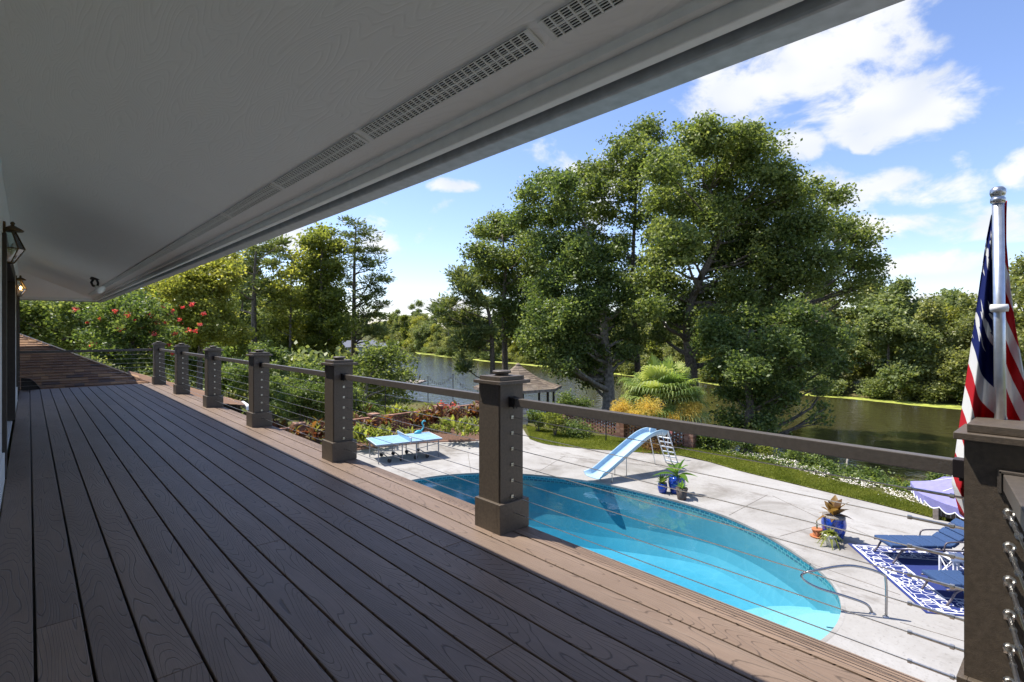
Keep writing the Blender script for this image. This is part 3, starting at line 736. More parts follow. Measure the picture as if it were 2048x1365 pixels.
# ---- flood light under the soffit
fx, fy = .93, 12.8; fz = soffz(fx)
fl_ = empty('flood_light', (fx, fy, fz), 'black swivel flood light with a round white lamp under the soffit', 'flood light')
b = MB(); b.lathe((fx, fy, fz - .035), [(.07, 0), (.075, .02), (.06, .05)], 16); b.build('mounting_plate', 'black_plastic', fl_, smooth=True)
b = MB(); b.tube([(fx - .02, fy, fz - .03), (fx - .05, fy + .02, fz - .09), (fx - .03, fy - .02, fz - .15), (fx + .03, fy - .04, fz - .17)], .022, 8); b.tube([(fx + .03, fy, fz - .03), (fx + .05, fy - .02, fz - .1), (fx + .04, fy - .04, fz - .16)], .02, 8); b.build('swivel_arm', 'black_plastic', fl_, smooth=True)
q = Vector((.55, -.6, -.45)).normalized().to_track_quat('Z', 'Y').to_matrix()
b = MB(); b.lathe((0, 0, 0), [(.025, -.03), (.035, .02), (.075, .08), (.085, .1), (.07, .112), (.001, .118)], 18)
b.v = [tuple(q @ Vector(v) + Vector((fx + .03, fy - .05, fz - .18))) for v in b.v]; b.build('lamp', 'frost_white', fl_, smooth=True)

# ================================================================ BALCONY DECK
deck = empty('balcony_deck', (1.1, 0, DECK), 'brown composite balcony deck of long grooved boards, half in shade', 'deck')
PITCHX = .164; GAP = .011; TH = .025
edges = [HW + .02, .02] + [.02 + PITCHX * k for k in range(1, 15)]      # last ~2.316
YN, YF = -1.6, 15.62
prng = random.Random(5)
known = {1: [6.2, 3.1], 2: [1.55, 6.9], 3: [2.35, 9.2], 6: [6.0], 8: [4.9, 9], 9: [1.62, 7.6], 10: [5.6], 11: [6.3, 2.9], 12: [2.62, 8.6], 13: [4.2], 7: [3.4, 11.5], 5: [8.2], 4: [4.4, 12]}
for i, (x0, x1) in enumerate(zip(edges, edges[1:])):
    ycut = sorted([YN] + known.get(i, [prng.uniform(2, 12)]) + [YF])
    for a, b in zip(ycut, ycut[1:]):
        p = MB(); p.span((x0 + GAP / 2, a + .0015, DECK - TH), (x1 - GAP / 2, b - .0015, DECK))
        p.build('deck_board', 'deck_board', deck, bevel=.003, own=True)
# grooved nosing board along the edge
xn = edges[-1]
p = MB()
for k in range(6):
    w0 = .052 if k == 0 else .013
    x0 = xn + GAP / 2 + (0 if k == 0 else .052 + .004 + (k - 1) * .0165)
    p.span((x0, YN, DECK - TH), (x0 + w0, YF, DECK - .0005 * k))
p.span((xn + GAP / 2, YN, DECK - TH - .004), (2.45, YF, DECK - TH + .004))
p.build('nosing_board', 'deck_board', deck, own=True)
p = MB(); p.span((2.452, YN, DECK - .30), (2.475, YF, DECK - .012)); p.build('edge_trim', 'white_plain', deck, bevel=.003)
p = MB(); p.span((HW + .01, YF + .002, DECK - .28), (2.45, YF + .025, DECK - .012)); p.build('end_trim', 'dark_trim', deck, bevel=.003)
p = MB(); p.span((HW + .02, YN, DECK - .26), (2.44, YF - .02, DECK - .06)); p.build('joist_frame', 'dark_trim', deck)
for yy in (0.15, 5.15, 10.15, 15.2):
    p = MB(); p.span((2.18, yy - .08, -.1), (2.34, yy + .08, DECK - .265)); p.build('support_post', 'dark_trim', deck, bevel=.006)

# ================================================================ RAILING
rail = empty('cable_railing', (2.33, 0, DECK), 'dark brown balcony railing with square posts and thin steel cables', 'railing')
PX = 2.33
PYS = [.155 + 2.5 * k for k in range(6)] + [15.30]
PYS = [.168, 2.655, 5.155, 7.68, 10.13, 12.64, 15.22]
CZ = [.734 - .103 * k for k in range(7)]
def post(y, first=False):
    z = DECK
    sh_ = MB(); sh_.span((PX - .1, y - .1, z), (PX + .1, y + .1, z + .95)); o = sh_.build('post', 'post_brown', rail, bevel=.003, own=True)
    b = MB()
    for (xa, ya, xb_, yb) in ((-.128, -.128, .128, -.101), (-.128, .101, .128, .128), (-.128, -.101, -.101, .101), (.101, -.101, .128, .101)):
        b.span((PX + xa, y + ya, z + .001), (PX + xb_, y + yb, z + .19))
    b.build('base_trim', 'post_brown', o, bevel=.002)
    for s0 in (-1, 1):          # face boards give the post its corner joints
        b = MB(); b.span((PX + s0 * .1, y - .088, z + .19), (PX + s0 * .104, y + .112, z + .949)); b.build('face_board', 'post_brown', o)
    c = MB(); c.span((PX - .135, y - .135, z + .951), (PX + .135, y + .135, z + .973)); c.build('cap', 'post_brown', o, bevel=.002)
    c = MB(); c.span((PX - .105, y - .105, z + .974), (PX + .105, y + .105, z + 1.0)); c.build('cap_block', 'post_brown', o, bevel=.002)
    if y < 1: return o
    c = MB(); c.lathe((PX, y, z + 1.0005), [(.045, 0), (.045, .014)], 16); c.build('cap_light', 'black_plastic', o)
    c = MB(); c.lathe((PX, y, z + 1.015), [(.058, 0), (.062, .004), (.062, .014), (.056, .018), (.001, .02)], 24); c.build('cap_lid', 'post_brown', o)
    if first: return o
    fer = MB()
    for cz in CZ: fer.lathe((0, 0, 0), [(.009, 0), (.009, .004), (.004, .007)], 10)
    return o
posts = [post(y) for y in PYS]
RZ = DECK + .835
for i, (a, b) in enumerate(zip(PYS, PYS[1:])):
    r = MB(); r.span((PX - .022, a + .135, RZ - .026), (PX + .022, b - .135, RZ + .026)); ro = r.build('top_rail', 'rail_brown', rail, bevel=.003, own=True)
    for e, s0 in ((a + .101, 1), (b - .101, -1)):
        k = MB(); k.span((PX - .03, e, RZ - .034), (PX + .03, e + s0 * .012, RZ + .034)); k.span((PX - .026, e + s0 * .012, RZ - .03), (PX + .026, e + s0 * .05, RZ - .0265))
        k.span((PX - .028, e + s0 * .012, RZ - .028), (PX - .0235, e + s0 * .05, RZ + .028)); k.span((PX + .0235, e + s0 * .012, RZ - .028), (PX + .028, e + s0 * .05, RZ + .028)); k.span((PX - .026, e + s0 * .012, RZ + .0265), (PX + .026, e + s0 * .05, RZ + .030))
        for q in (-.012, .012): k.lathe((PX + q, e + s0 * .03, RZ - .042), [(.006, 0), (.006, .012)], 8)
        k.build('rail_bracket', 'black_plastic', ro)
    for cz in CZ:
        ya, yb_ = a + .1, b - .1
        c = MB(); c.tube([(PX, ya, DECK + cz), (PX, (ya + yb_) / 2, DECK + cz - .004), (PX, yb_, DECK + cz)], .0023, 6); co_ = c.build('cable', 'steel', rail, own=True)
        f = MB()
        for e, s0 in ((ya, 1), (yb_, -1)):
            f.beam((PX, e, DECK + cz), (PX, e + s0 * .006, DECK + cz), .02, .02)
        f.build('ferrule', 'steel', co_)
        if i == 0:                                  # turnbuckle by the near corner post
            f = MB(); f.tube([(PX, ya + .05, DECK + cz), (PX, ya + .18, DECK + cz)], .0055, 8); f.tube([(PX, ya + .05, DECK + cz), (PX, ya + .062, DECK + cz)], .009, 8); f.tube([(PX, ya + .168, DECK + cz), (PX, ya + .18, DECK + cz)], .008, 8)
            f.tube([(PX, ya + .0, DECK + cz), (PX, ya + .05, DECK + cz)], .0045, 6)
            f.tube([(PX + .013 * math.cos(t), ya + .02, DECK + cz + .013 * math.sin(t)) for t in np.linspace(0, 2 * math.pi, 13)], .004, 6, False)
            f.build('turnbuckle', 'steel', co_)
# return across the far end, to the house wall
r = MB(); r.span((HW + .02, 15.2, RZ - .026), (PX - .135, 15.244, RZ + .026)); r.build('top_rail', 'rail_brown', rail, bevel=.003, own=True)
for cz in CZ:
    c = MB(); c.tube([(HW, 15.22, DECK + cz), (PX - .1, 15.22, DECK + cz)], .0023, 6); c.build('cable', 'steel', rail, own=True)
# return at the near corner, running back towards the house at a slight angle
dirn = Vector((-.985, -.17, 0)); p0 = Vector((PX - .1, .165, RZ))
r = MB(); r.beam(p0 + dirn * .03, p0 + dirn * 1.0, .05, .052); r.build('top_rail', 'rail_brown', rail, bevel=.003, own=True)
k = MB(); k.box(p0 + dirn * .006 + Vector((0, 0, 0)), (.012, .072, .07)); k.box(p0 + dirn * .02 + Vector((0, 0, .031)), (.03, .064, .006)); k.box(p0 + dirn * .02 + Vector((0, .03, 0)), (.03, .006, .066)); k.build('rail_bracket', 'rail_brown', rail)
for cz in CZ:
    q0 = Vector((PX - .1, .175, DECK + cz))
    c = MB(); c.tube([q0 + dirn * .22, q0 + dirn * 1.2], .0035, 6); co_ = c.build('cable', 'steel', rail, own=True)
    f = MB(); f.tube([q0 + dirn * .035, q0 + dirn * .23], .0062, 8); f.tube([q0 + dirn * .21, q0 + dirn * .225], .0095, 8); f.tube([q0 + dirn * .1, q0 + dirn * .112], .009, 8)
    f.tube([q0 + dirn * .02 + Vector((0, .012 * math.cos(t), .012 * math.sin(t) + .008)) for t in np.linspace(0, 2 * math.pi, 13)], .0045, 6, False)
    f.tube([q0 + Vector((0, -.012, -.006)) + dirn * .012, q0 + Vector((0, .012, -.006)) + dirn * .012], .008, 8); f.tube([q0, q0 + dirn * .03], .006, 8)
    f.build('turnbuckle', 'steel', co_)

# ================================================================ LOWER SHINGLED ROOF BEYOND THE DECK
wing = empty('wing_roof', (1, 17.5, 3.4), 'lower brown shingled hip roof just past the end of the deck', 'roof')
# main slope faces the deck: rows run in X; hip along X + Y = 18.55
YB, ZB, MS = 15.75, 3.42, .50
K = 18.5
L = math.sqrt(1 + MS * MS)
pl = MB(); pl.add([(-4, YB, ZB), (K - YB, YB, ZB), (-4, K + 4, ZB + MS * (K + 4 - YB))], [(0, 1, 2)])
hx_, hy_ = K - YB, YB
pl.add([(hx_, YB, ZB), (hx_ + 6, K + 8, ZB - 3), (-4, K + 4, ZB + MS * (K + 4 - YB))], [(0, 1, 2)])
pl.build('roof_deck', 'dark_trim', wing)
small = []
def shingle_rows(origin, ux, uy, nrm, rows, x_of, rowh=.135, name='shingle', count=[0]):
    "origin: lower left corner; ux along the row; uy up the slope; x_of(row) -> (x0, x1)"
    rr = random.Random(3)
    for i in range(rows):
        x0, x1 = x_of(i)
        x = x0 - rr.random() * .2
        while x < x1:
            w_ = rr.choice((.14, .18, .22, .28, .32)); a = max(x, x0); b = min(x + w_, x1)
            if b - a > .04:
                th = .014 + .012 * rr.random()
                lo = origin + uy * (i * rowh); hi = origin + uy * (i * rowh + rowh * 1.25)
                vs = []
                for base, t0, t1 in ((lo, .004, .004 + th), (hi, .0, .004)):
                    for xx in (a + .002, b - .002):
                        vs += [base + ux * xx + nrm * t0, base + ux * xx + nrm * t1]
                yield vs, rr.random()
            x += w_
SF = [(0, 2, 6, 4), (1, 5, 7, 3), (0, 1, 3, 2), (4, 6, 7, 5), (0, 4, 5, 1), (2, 3, 7, 6)]
def lay(gen, limit, parent):
    rest = MB(); k = 0
    for vs, rv in gen:
        if k < limit:
            m_ = MB(); m_.add(vs, SF, rv); m_.build('shingle', 'shingle', parent, own=True, fix=False); k += 1
        else: rest.add(vs, SF, rv)
    if rest.v:
        o = rest.build('shingles', 'shingle', parent, fix=False); o['kind'] = 'stuff'
uy = Vector((0, 1, MS)).normalized(); nr = Vector((0, -MS, 1)).normalized()
lay(shingle_rows(Vector((0, YB, ZB)), Vector((1, 0, 0)), uy, nr, 34, lambda i: (-.45, K - (YB + (i + .6) * .135 / L))), 270, wing)
# hip cap
hc = MB(); prev = None
for i in range(30):
    x = K - YB - i * .16; y = YB + i * .16; z = ZB + MS * (y - YB)
    hdir = Vector((-1, 1, MS)).normalized(); sd_ = Vector((1, 1, 0)).normalized()
    c = Vector((x, y, z)) + Vector((0, 0, .03)); a = hdir * .26
    hc.add([c - sd_ * .13 - Vector((0, 0, .055)), c, c + sd_ * .13 - Vector((0, 0, .055)), c + a - sd_ * .13 - Vector((0, 0, .068)), c + a - Vector((0, 0, .013)), c + a + sd_ * .13 - Vector((0, 0, .068))], [(0, 1, 4, 3), (1, 2, 5, 4), (0, 3, 4, 1), (0, 1, 2)])
hc.build('hip_cap', 'shingle', wing, fix=False)
# low porch slope to the right, with its gutter corner
P1, P2, P3, P4 = Vector((1.93, 17.2, 3.93)), Vector((4.45, 16.3, 2.98)), Vector((4.3, 15.3, 2.98)), Vector((1.9, 15.4, 3.40))
pw = MB()
rr = random.Random(9)
NR, NC = 12, 9
def pq(u, v): return P4.lerp(P3, u).lerp(P1.lerp(P2, u), v)
pw.add([P1, P2, P3, P4], [(0, 1, 2, 3)])
for i in range(NR):
    for j in range(NC):
        u0, u1 = 1 - (i + 1.2) / NR, 1 - i / NR; v0, v1 = j / NC, (j + .97) / NC
        z0 = Vector((0, 0, .006)); z1 = Vector((0, 0, .02))
        pw.add([pq(max(u0, 0), v0) + z0, pq(u1, v0) + z1, pq(u1, v1) + z1, pq(max(u0, 0), v1) + z0], [(0, 1, 2, 3)], rr.random())
pw.build('porch_slope', 'shingle', wing, fix=False)
b = MB(); b.beam(P2 + Vector((.05, .1, -.06)), P3 + Vector((.05, -.1, -.06)), .12, .11); b.build('gutter', 'white_plain', wing, bevel=.01)
b = MB(); b.add([P1 - Vector((0, 0, .1)), P2 - Vector((0, 0, .1)), P2 - Vector((0, 0, 3.1)), P1 - Vector((0, 0, 4))], [(0, 1, 2, 3)]); b.add([P3 - Vector((0.1, 0, .1)), P2 - Vector((0.1, 0, .1)), P2 - Vector((0.1, 0, 3.1)), P3 - Vector((0.1, 0, 3.1))], [(0, 1, 2, 3)]); b.build('porch_wall', 'dark_trim', wing, fix=False)
# dark rounded hood by the wall at the end of the deck
hd = empty('roof_vent_hood', (.12, 16.0, 3.6), 'dark rounded metal hood on the shingles against the wall', 'roof vent')
arc = [(.0, 1.0), (.22, .96), (.36, .8), (.48, .55), (.6, .25), (.72, 0)]
b = MB(); b.grid([[(-.12 + u * .62, 15.75 + t, 3.45 + v * .5 + .0 * t) for u, v in arc] for t in (0, .08)]); b.add([(-.12, 15.79, 3.45)] + [(-.12 + u * .62, 15.79, 3.45 + v * .5) for u, v in arc], [tuple(range(len(arc) + 1))])
b.build('hood', 'black_plastic', hd, fix=False)
b = MB(); b.tube([(-.12 + u * .62, 15.755, 3.45 + v * .5) for u, v in arc], .012, 6); b.build('rim', 'dark_trim', hd)
# ================================================================ FLAG
FB0 = Vector((2.425, .21, 4.62)); FT0 = Vector((2.405, .215, 5.43))
fp = empty('flag_pole', FB0, 'silver metal flag pole with a ball top behind the corner post', 'flag pole')
dz = (FT0 - FB0)
b = MB(); b.tube([FB0 - dz * .25, FT0], .0155, 18); b.build('pole', 'pole_metal', fp, smooth=True)
b = MB(); b.lathe(FT0, [(.015, -.005), (.02, 0), (.02, .012), (.016, .016), (.019, .022), (.0215, .03), (.0205, .042), (.014, .05), (.001, .053)], 20); b.build('ball_finial', 'steel', fp, smooth=True)
rg = FB0.lerp(FT0, (5.075 - FB0.z) / dz.z)
b = MB(); b.lathe(rg, [(.0165, -.012), (.023, -.012), (.025, 0), (.023, .012), (.0165, .012)], 20); b.build('flag_ring', 'white_plain', fp, smooth=True)
flag = empty('flag', (2.42, .21, 4.4), 'United States flag hanging limp in folds from the pole', 'flag')
# hanging cloth: rows of (photo x left, photo x right) followed down the folds, in metres round the pole
NA, NBv = 64, 60
rows = []
def fpt(px, py, dd): return at(px, py, 1.78 + dd)
yy = [402, 430, 480, 560, 640, 720, 800, 880, 960, 1030]
lx = [1994, 1982, 1972, 1960, 1949, 1938, 1926, 1914, 1903, 1922]
rx = [2014, 2013, 2013, 2020, 2030, 2045, 2060, 2072, 2080, 2086]
cloth = MB(); uvs = []; P = []
for i in range(NBv + 1):
    t = i / NBv; py = 402 + t * (1022 - 402)
    l, r_ = np.interp(py, yy, lx), np.interp(py, yy, rx)
    row = []
    for j in range(NA + 1):
        a = j / NA
        fold = math.sin(a * 15.5 + 1.2 + t * 1.8) * (.012 + .05 * t) + .02 * math.sin(a * 7 + 2.0 * t)
        px = l + (r_ - l) * (a + .06 * math.sin(a * 12.5 + t * 2.5) * (1 - a) * a * 4)
        row.append(fpt(px, py + 26 * t * math.sin(a * 6 + .6) + 30 * t * (a - .3), .045 + fold * .9 + .05 * t))
    P.append(row)
cloth.grid(P)
co_ = cloth.build('cloth', 'flag_cloth', flag, smooth=True, fix=False)
uvl = co_.data.uv_layers.new(name='UVMap')
w1 = NA + 1
for p in co_.data.polygons:
    for li in p.loop_indices:
        vi = co_.data.loops[li].vertex_index; i, j = divmod(vi, w1); t, a = i / NBv, j / NA
        # the fly end droops: lines of equal stripe run down to the left
        v = .02 + .98 * t - .42 * (a - .25) * (0.3 + t)
        u = .02 + (.30 * t + .16 * (1 - a) if a < .45 else .30 * t + .09 + .85 * (a - .45))
        uvl.data[li].uv = (u, max(.0, v))
sm = co_.modifiers.new('solid', 'SOLIDIFY'); sm.thickness = .0012

# ================================================================ PING PONG TABLE
tt = empty('table_tennis_table', (10.92, 18.26, 0), 'light blue table tennis table with net and wheels on the patio', 'table', rz=R(-13))
TL, TW, THt = 2.62, 1.5, .76
for s0 in (-1, 1):
    b = MB(); b.box((s0 * TL / 4, 0, THt - .011), (TL / 2 - .004, TW, .022)); o = b.build('table_half', 'table_blue', tt, local=True, bevel=.003)
    l = MB(); l.box((s0 * TL / 4, 0, THt + .001), (TL / 2 - .02, .006, .0016)); l.box((s0 * (TL / 2 - .012), 0, THt + .001), (.018, TW - .002, .0016))
    for e in (-1, 1): l.box((s0 * TL / 4, e * (TW / 2 - .012), THt + .0012), (TL / 2 - .03, .018, .0016))
    l.build('line', 'white_plain', o, local=True)
    l = MB(); l.box((s0 * TL / 4, TW / 2 - .02, THt - .05), (TL / 2 - .05, .025, .05)); l.box((s0 * TL / 4, -TW / 2 + .02, THt - .05), (TL / 2 - .05, .025, .05)); l.box((s0 * (TL / 2 - .03), 0, THt - .05), (.025, TW - .07, .05)); l.build('apron', 'table_grey', tt, local=True)
    for e in (-1, 1):
        for xx in (TL / 2 - .12, .28):
            l = MB(); l.beam((s0 * xx, e * (TW / 2 - .12), .02), (s0 * xx, e * (TW / 2 - .12), THt - .03), .035, .035, (1, 0, 0)); l.build('leg', 'table_grey', tt, local=True)
        l = MB(); l.beam((s0 * .28, e * (TW / 2 - .12), .42), (s0 * (TL / 2 - .12), e * (TW / 2 - .12), .55), .02, .02); l.build('brace', 'table_grey', tt, local=True)
    for xx in (.28, .75):
        l = MB(); l.beam((s0 * xx, -TW / 2 + .12, .16), (s0 * xx, TW / 2 - .12, .16), .03, .03); l.build('axle_beam', 'table_grey', tt, local=True)
        for e in (-1, 1):
            w_ = MB(); w_.lathe((0, 0, 0), [(.045, -.018), (.075, -.02), (.082, 0), (.075, .02), (.045, .018)], 16)
            rm = Matrix.Rotation(R(90), 3, 'X'); w_.v = [tuple(rm @ Vector(v) + Vector((s0 * xx, e * (TW / 2 - .2), .085))) for v in w_.v]; wo = w_.build('wheel', 'rubber', tt, local=True)
            h = MB()
            for q in range(3):
                t = q * math.pi / 3; h.beam((s0 * xx - .05 * math.cos(t), e * (TW / 2 - .2), .085 - .05 * math.sin(t)), (s0 * xx + .05 * math.cos(t), e * (TW / 2 - .2), .085 + .05 * math.sin(t)), .03, .014, (0, 1, 0))
            h.build('hub', 'slide_white', wo, local=True)
b = MB(); b.box((0, 0, THt + .078), (.006, TW + .26, .145)); no = b.build('net', 'table_blue', tt, local=True)
b = MB(); b.box((0, 0, THt + .155), (.012, TW + .26, .014)); b.build('net_tape', 'white_plain', no, local=True)
for e in (-1, 1):
    b = MB(); b.tube([(0, e * (TW / 2 + .14), THt - .06), (0, e * (TW / 2 + .14), THt + .17)], .012, 8); b.tube([(0, e * (TW / 2 - .02), THt - .04), (0, e * (TW / 2 + .14), THt - .04)], .012, 8); b.build('net_post', 'table_grey', tt, local=True)

# ================================================================ POOL SLIDE
sl_ = empty('pool_slide', (15.5, 10.8, 0), 'light blue pool slide with a white ladder at the pool edge', 'slide')
path = catmull([(13.62, 11.05, .2), (13.95, 11.0, .21), (14.6, 10.92, .5), (15.4, 10.82, .88), (16.1, 10.74, 1.18), (16.6, 10.68, 1.27), (17.05, 10.63, 1.2)], 6)
prof = [(-1.06, .17), (-1.0, .19), (-.95, .16), (-.88, .05), (-.6, .0), (0, -.012), (.6, .0), (.88, .05), (.95, .16), (1.0, .19), (1.06, .17)]
P = []
for i, p in enumerate(path):
    d = (path[min(i + 1, len(path) - 1)] - path[max(i - 1, 0)]).normalized(); sd_ = Vector((0, 0, 1)).cross(d).normalized(); up = d.cross(sd_)
    t = i / (len(path) - 1); hw = .31 + .10 * max(0, 1 - t * 7) - .03 * max(0, t - .8) * 5
    lip = 1.0 - .45 * max(0, 1 - t * 9)
    P.append([p + sd_ * (q * hw) + up * (h * lip) for q, h in prof])
b = MB(); b.grid(P); ch = b.build('chute', 'slide_blue', sl_, smooth=True); m_ = ch.modifiers.new('solid', 'SOLIDIFY'); m_.thickness = .022
for e in (-.26, .26):
    b = MB(); b.tube([(17.78, 10.6 + e, 0), (17.15, 10.62 + e, 1.22), (17.08, 10.62 + e, 1.42), (16.92, 10.63 + e, 1.48), (16.78, 10.64 + e, 1.42), (16.72, 10.64 + e, 1.25)], .021, 8); b.build('ladder_rail', 'slide_white', sl_, smooth=True)
    b = MB(); b.tube([(17.25, 10.6 + e * 1.5, 0.0), (16.75, 10.64 + e, 1.2)], .016, 8); b.build('tower_leg', 'slide_white', sl_, smooth=True)
for k in range(6):
    t = (k + .6) / 6.4; b = MB(); b.box((17.78 - .62 * t, 10.6, 1.22 * t), (.09, .5, .028)); b.build('ladder_step', 'slide_white', sl_)
for xx, zt in ((14.15, .27), (14.95, .68)):
    for e in (-.24, .24):
        b = MB(); b.tube([(xx, 10.88 + e, 0), (xx, 10.88 + e, zt)], .016, 8); b.lathe((xx, 10.88 + e, 0), [(.04, 0), (.04, .012)], 10); b.build('support_leg', 'steel', sl_)

# ================================================================ HAND RAIL AT THE STEPS
hr = empty('pool_handrail', (11.02, 2.5, 0), 'bent stainless steel handrail over the pool steps', 'handrail')
pts = catmull([(11.04, 2.43, 0), (11.04, 2.43, .6), (10.99, 2.5, .76), (10.75, 2.9, .83), (10.47, 3.36, .68), (10.36, 3.55, .58), (10.38, 3.52, .47), (10.5, 3.32, .36), (10.75, 2.98, .26), (10.94, 2.7, .16), (11.0, 2.62, 0)], 6)
b = MB(); b.tube(pts, .022, 12); b.build('rail_tube', 'chrome', hr, smooth=True)
for x, y in ((11.04, 2.43), (11.0, 2.62)):
    b = MB(); b.lathe((x, y, 0), [(.055, 0), (.055, .008), (.03, .022)], 16); b.build('floor_flange', 'steel', hr, smooth=True)

# ================================================================ BIG-LEAF PLANTS AND POTS
def big_leaf(mb, base, az, length, width, rise, droop, rnd, seg=6, stalk=.25):
    d = Vector((math.cos(az), math.sin(az), 0)); s_ = Vector((-d.y, d.x, 0)); base = Vector(base)
    L, Rr, C = [], [], []
    for i in range(seg + 1):
        t = i / seg
        c = base + d * (length * (t * math.cos(rise) + .12 * t * t)) + Vector((0, 0, length * (t * math.sin(rise) - droop * t * t)))
        w_ = 0 if t < stalk * .5 else width * .5 * math.sin(math.pi * min(1, (t - stalk * .5) / (1 - stalk * .5)) ** .8)
        w_ = max(w_, .006)
        L.append(c - s_ * w_ + Vector((0, 0, w_ * .35))); Rr.append(c + s_ * w_ + Vector((0, 0, w_ * .35))); C.append(c)
    for i in range(seg):
        mb.add([L[i], C[i], C[i + 1], L[i + 1], Rr[i], Rr[i + 1]], [(0, 1, 2, 3), (1, 4, 5, 2)], rnd)
def pot(name, loc, label, prof, mat, rim=None, rimmat=None, cat='plant pot', parts=None):
    r = empty(name, loc, label, cat)
    b = MB(); b.lathe(loc, prof, 28); b.build('pot', mat, r, smooth=True)
    top = prof[-1]; zt = top[1]
    s_ = MB(); s_.lathe(loc, [(top[0] * .9, zt - .05), (top[0] * .5, zt - .03), (.001, zt - .025)], 20); s_.build('soil', 'soil', r)
    if rim:
        b = MB(); b.lathe(loc, [(top[0] + .004, zt - rim), (top[0] + .01, zt - rim * .3), (top[0] + .002, zt + .004), (top[0] - .025, zt + .002)], 28); b.build('rim', rimmat or mat, r, smooth=True)
    return r
def leaves_part(r, name, mat, loc, specs):
    m_ = MB(); prng_ = random.Random(hash(str(loc)) % 1000 if False else int(abs(loc[0] * 131 + loc[1] * 37)))
    for (n_, ln, wd, rise, droop, zb) in specs:
        for i in range(n_):
            az = 2 * math.pi * (i + prng_.random() * .7) / n_ + rise
            big_leaf(m_, (loc[0], loc[1], loc[2] + zb + prng_.uniform(-.02, .02)), az, ln * prng_.uniform(.8, 1.15), wd * prng_.uniform(.85, 1.15), rise * prng_.uniform(.85, 1.15), droop * prng_.uniform(.7, 1.3), prng_.random())
    return m_.build(name, mat, r, smooth=True, fix=False)
vase = lambda w_, h: [(w_ * .32, 0), (w_ * .36, .01), (w_ * .47, h * .4), (w_ * .5, h * .65), (w_ * .46, h * .9), (w_ * .44, h)]
taper = lambda w_, h: [(w_ * .36, 0), (w_ * .37, .01), (w_ * .5, h)]
p_ = Vector((14.72, 8.62, 0)); r = pot('potted_banana', p_, 'banana plant with wide arching leaves in the large cobalt blue pot', vase(.52, .5), 'pot_blue', .06, 'pot_blue', 'potted plant')
leaves_part(r, 'leaf', 'leaf_banana', p_, [(4, .72, .24, .35, .35, .55), (4, .5, .2, .9, .3, .6), (2, .55, .18, 1.35, .05, .6), (3, .4, .16, .1, .6, .5)])
b = MB(); b.tube([p_ + Vector((0, 0, .45)), p_ + Vector((.01, 0, .75))], [.045, .03], 8); b.build('stem', 'leaf_banana', r)
p_ = Vector((14.42, 8.93, 0)); r = pot('potted_shrub', p_, 'small blue glazed pot of olive green sprigs beside the banana', vase(.3, .29), 'pot_blue', .04, 'pot_blue', 'potted plant')
leaves_part(r, 'foliage', 'leaf_shrub', p_, [(14, .34, .05, 1.2, .1, .27), (14, .28, .05, .9, .15, .27), (10, .22, .05, .5, .2, .27)])
p_ = Vector((14.28, 8.2, 0)); r = pot('potted_succulent', p_, 'dark brown tapered pot with a few pale leaves in front of the cobalt pot', taper(.34, .33), 'pot_brown', .04, 'pot_brown', 'potted plant')
leaves_part(r, 'foliage', 'leaf_banana', p_, [(9, .24, .06, .7, .25, .31), (5, .3, .06, 1.2, .1, .31)])
p_ = Vector((14.3, 4.2, 0)); r = pot('potted_croton', p_, 'bronze and green broad-leaved plant in a blue pot with brown rim', vase(.54, .56), 'pot_blue', .13, 'pot_grey', 'potted plant')
leaves_part(r, 'leaf', 'leaf_croton', p_, [(6, .5, .19, 1.2, .12, .55), (6, .42, .18, .9, .2, .52), (5, .4, .1, .4, .5, .52)])
p_ = Vector((14.1, 4.5, 0)); r = pot('potted_cactus', p_, 'little terracotta pot on a saucer holding one thin stalk', taper(.22, .2), 'terracotta', .05, 'terracotta', 'potted plant')
b = MB(); b.lathe(p_, [(.15, 0), (.16, .03), (.14, .03)], 20); b.build('saucer', 'terracotta', r)
b = MB(); b.tube([p_ + Vector((0, 0, .17)), p_ + Vector((.01, .01, .4))], [.018, .01], 7); b.build('stalk', 'leaf_shrub', r)
p_ = Vector((13.78, 4.12, 0)); r = pot('potted_trailer', p_, 'small whitish pot overflowing with trailing yellow-green leaves', taper(.3, .26), 'pot_white', .03, 'pot_white', 'potted plant')
leaves_part(r, 'foliage', 'leaf_bright', p_, [(18, .22, .07, .6, .6, .26), (14, .18, .06, 1.0, .3, .26), (12, .3, .06, .1, .9, .26)])

# ================================================================ RUG, LOUNGERS, SIDE TABLE, PARASOL
ru = Vector((.608, -.794, 0)); rv = Vector((-.794, -.608, 0)); RA = Vector((14.17, 3.87, 0))
b = MB(); NU, NV = 14, 16
b.grid([[RA + ru * (2.44 * i / NU) + rv * (3.1 * j / NV) + Vector((0, 0, .012 + .003 * math.sin(i * 1.3) * math.sin(j * .9))) for j in range(NV + 1)] for i in range(NU + 1)])
rg_ = b.build('outdoor_rug', 'rug_weave', fix=False, smooth=True); tag(rg_, 'navy outdoor rug with a white interlaced border under the loungers', 'rug')
uvl = rg_.data.uv_layers.new(name='UVMap')
for p in rg_.data.polygons:
    for li in p.loop_indices:
        i, j = divmod(rg_.data.loops[li].vertex_index, NV + 1); uvl.data[li].uv = (2.44 * i / NU, 3.1 * j / NV)
m_ = rg_.modifiers.new('solid', 'SOLIDIFY'); m_.thickness = .01
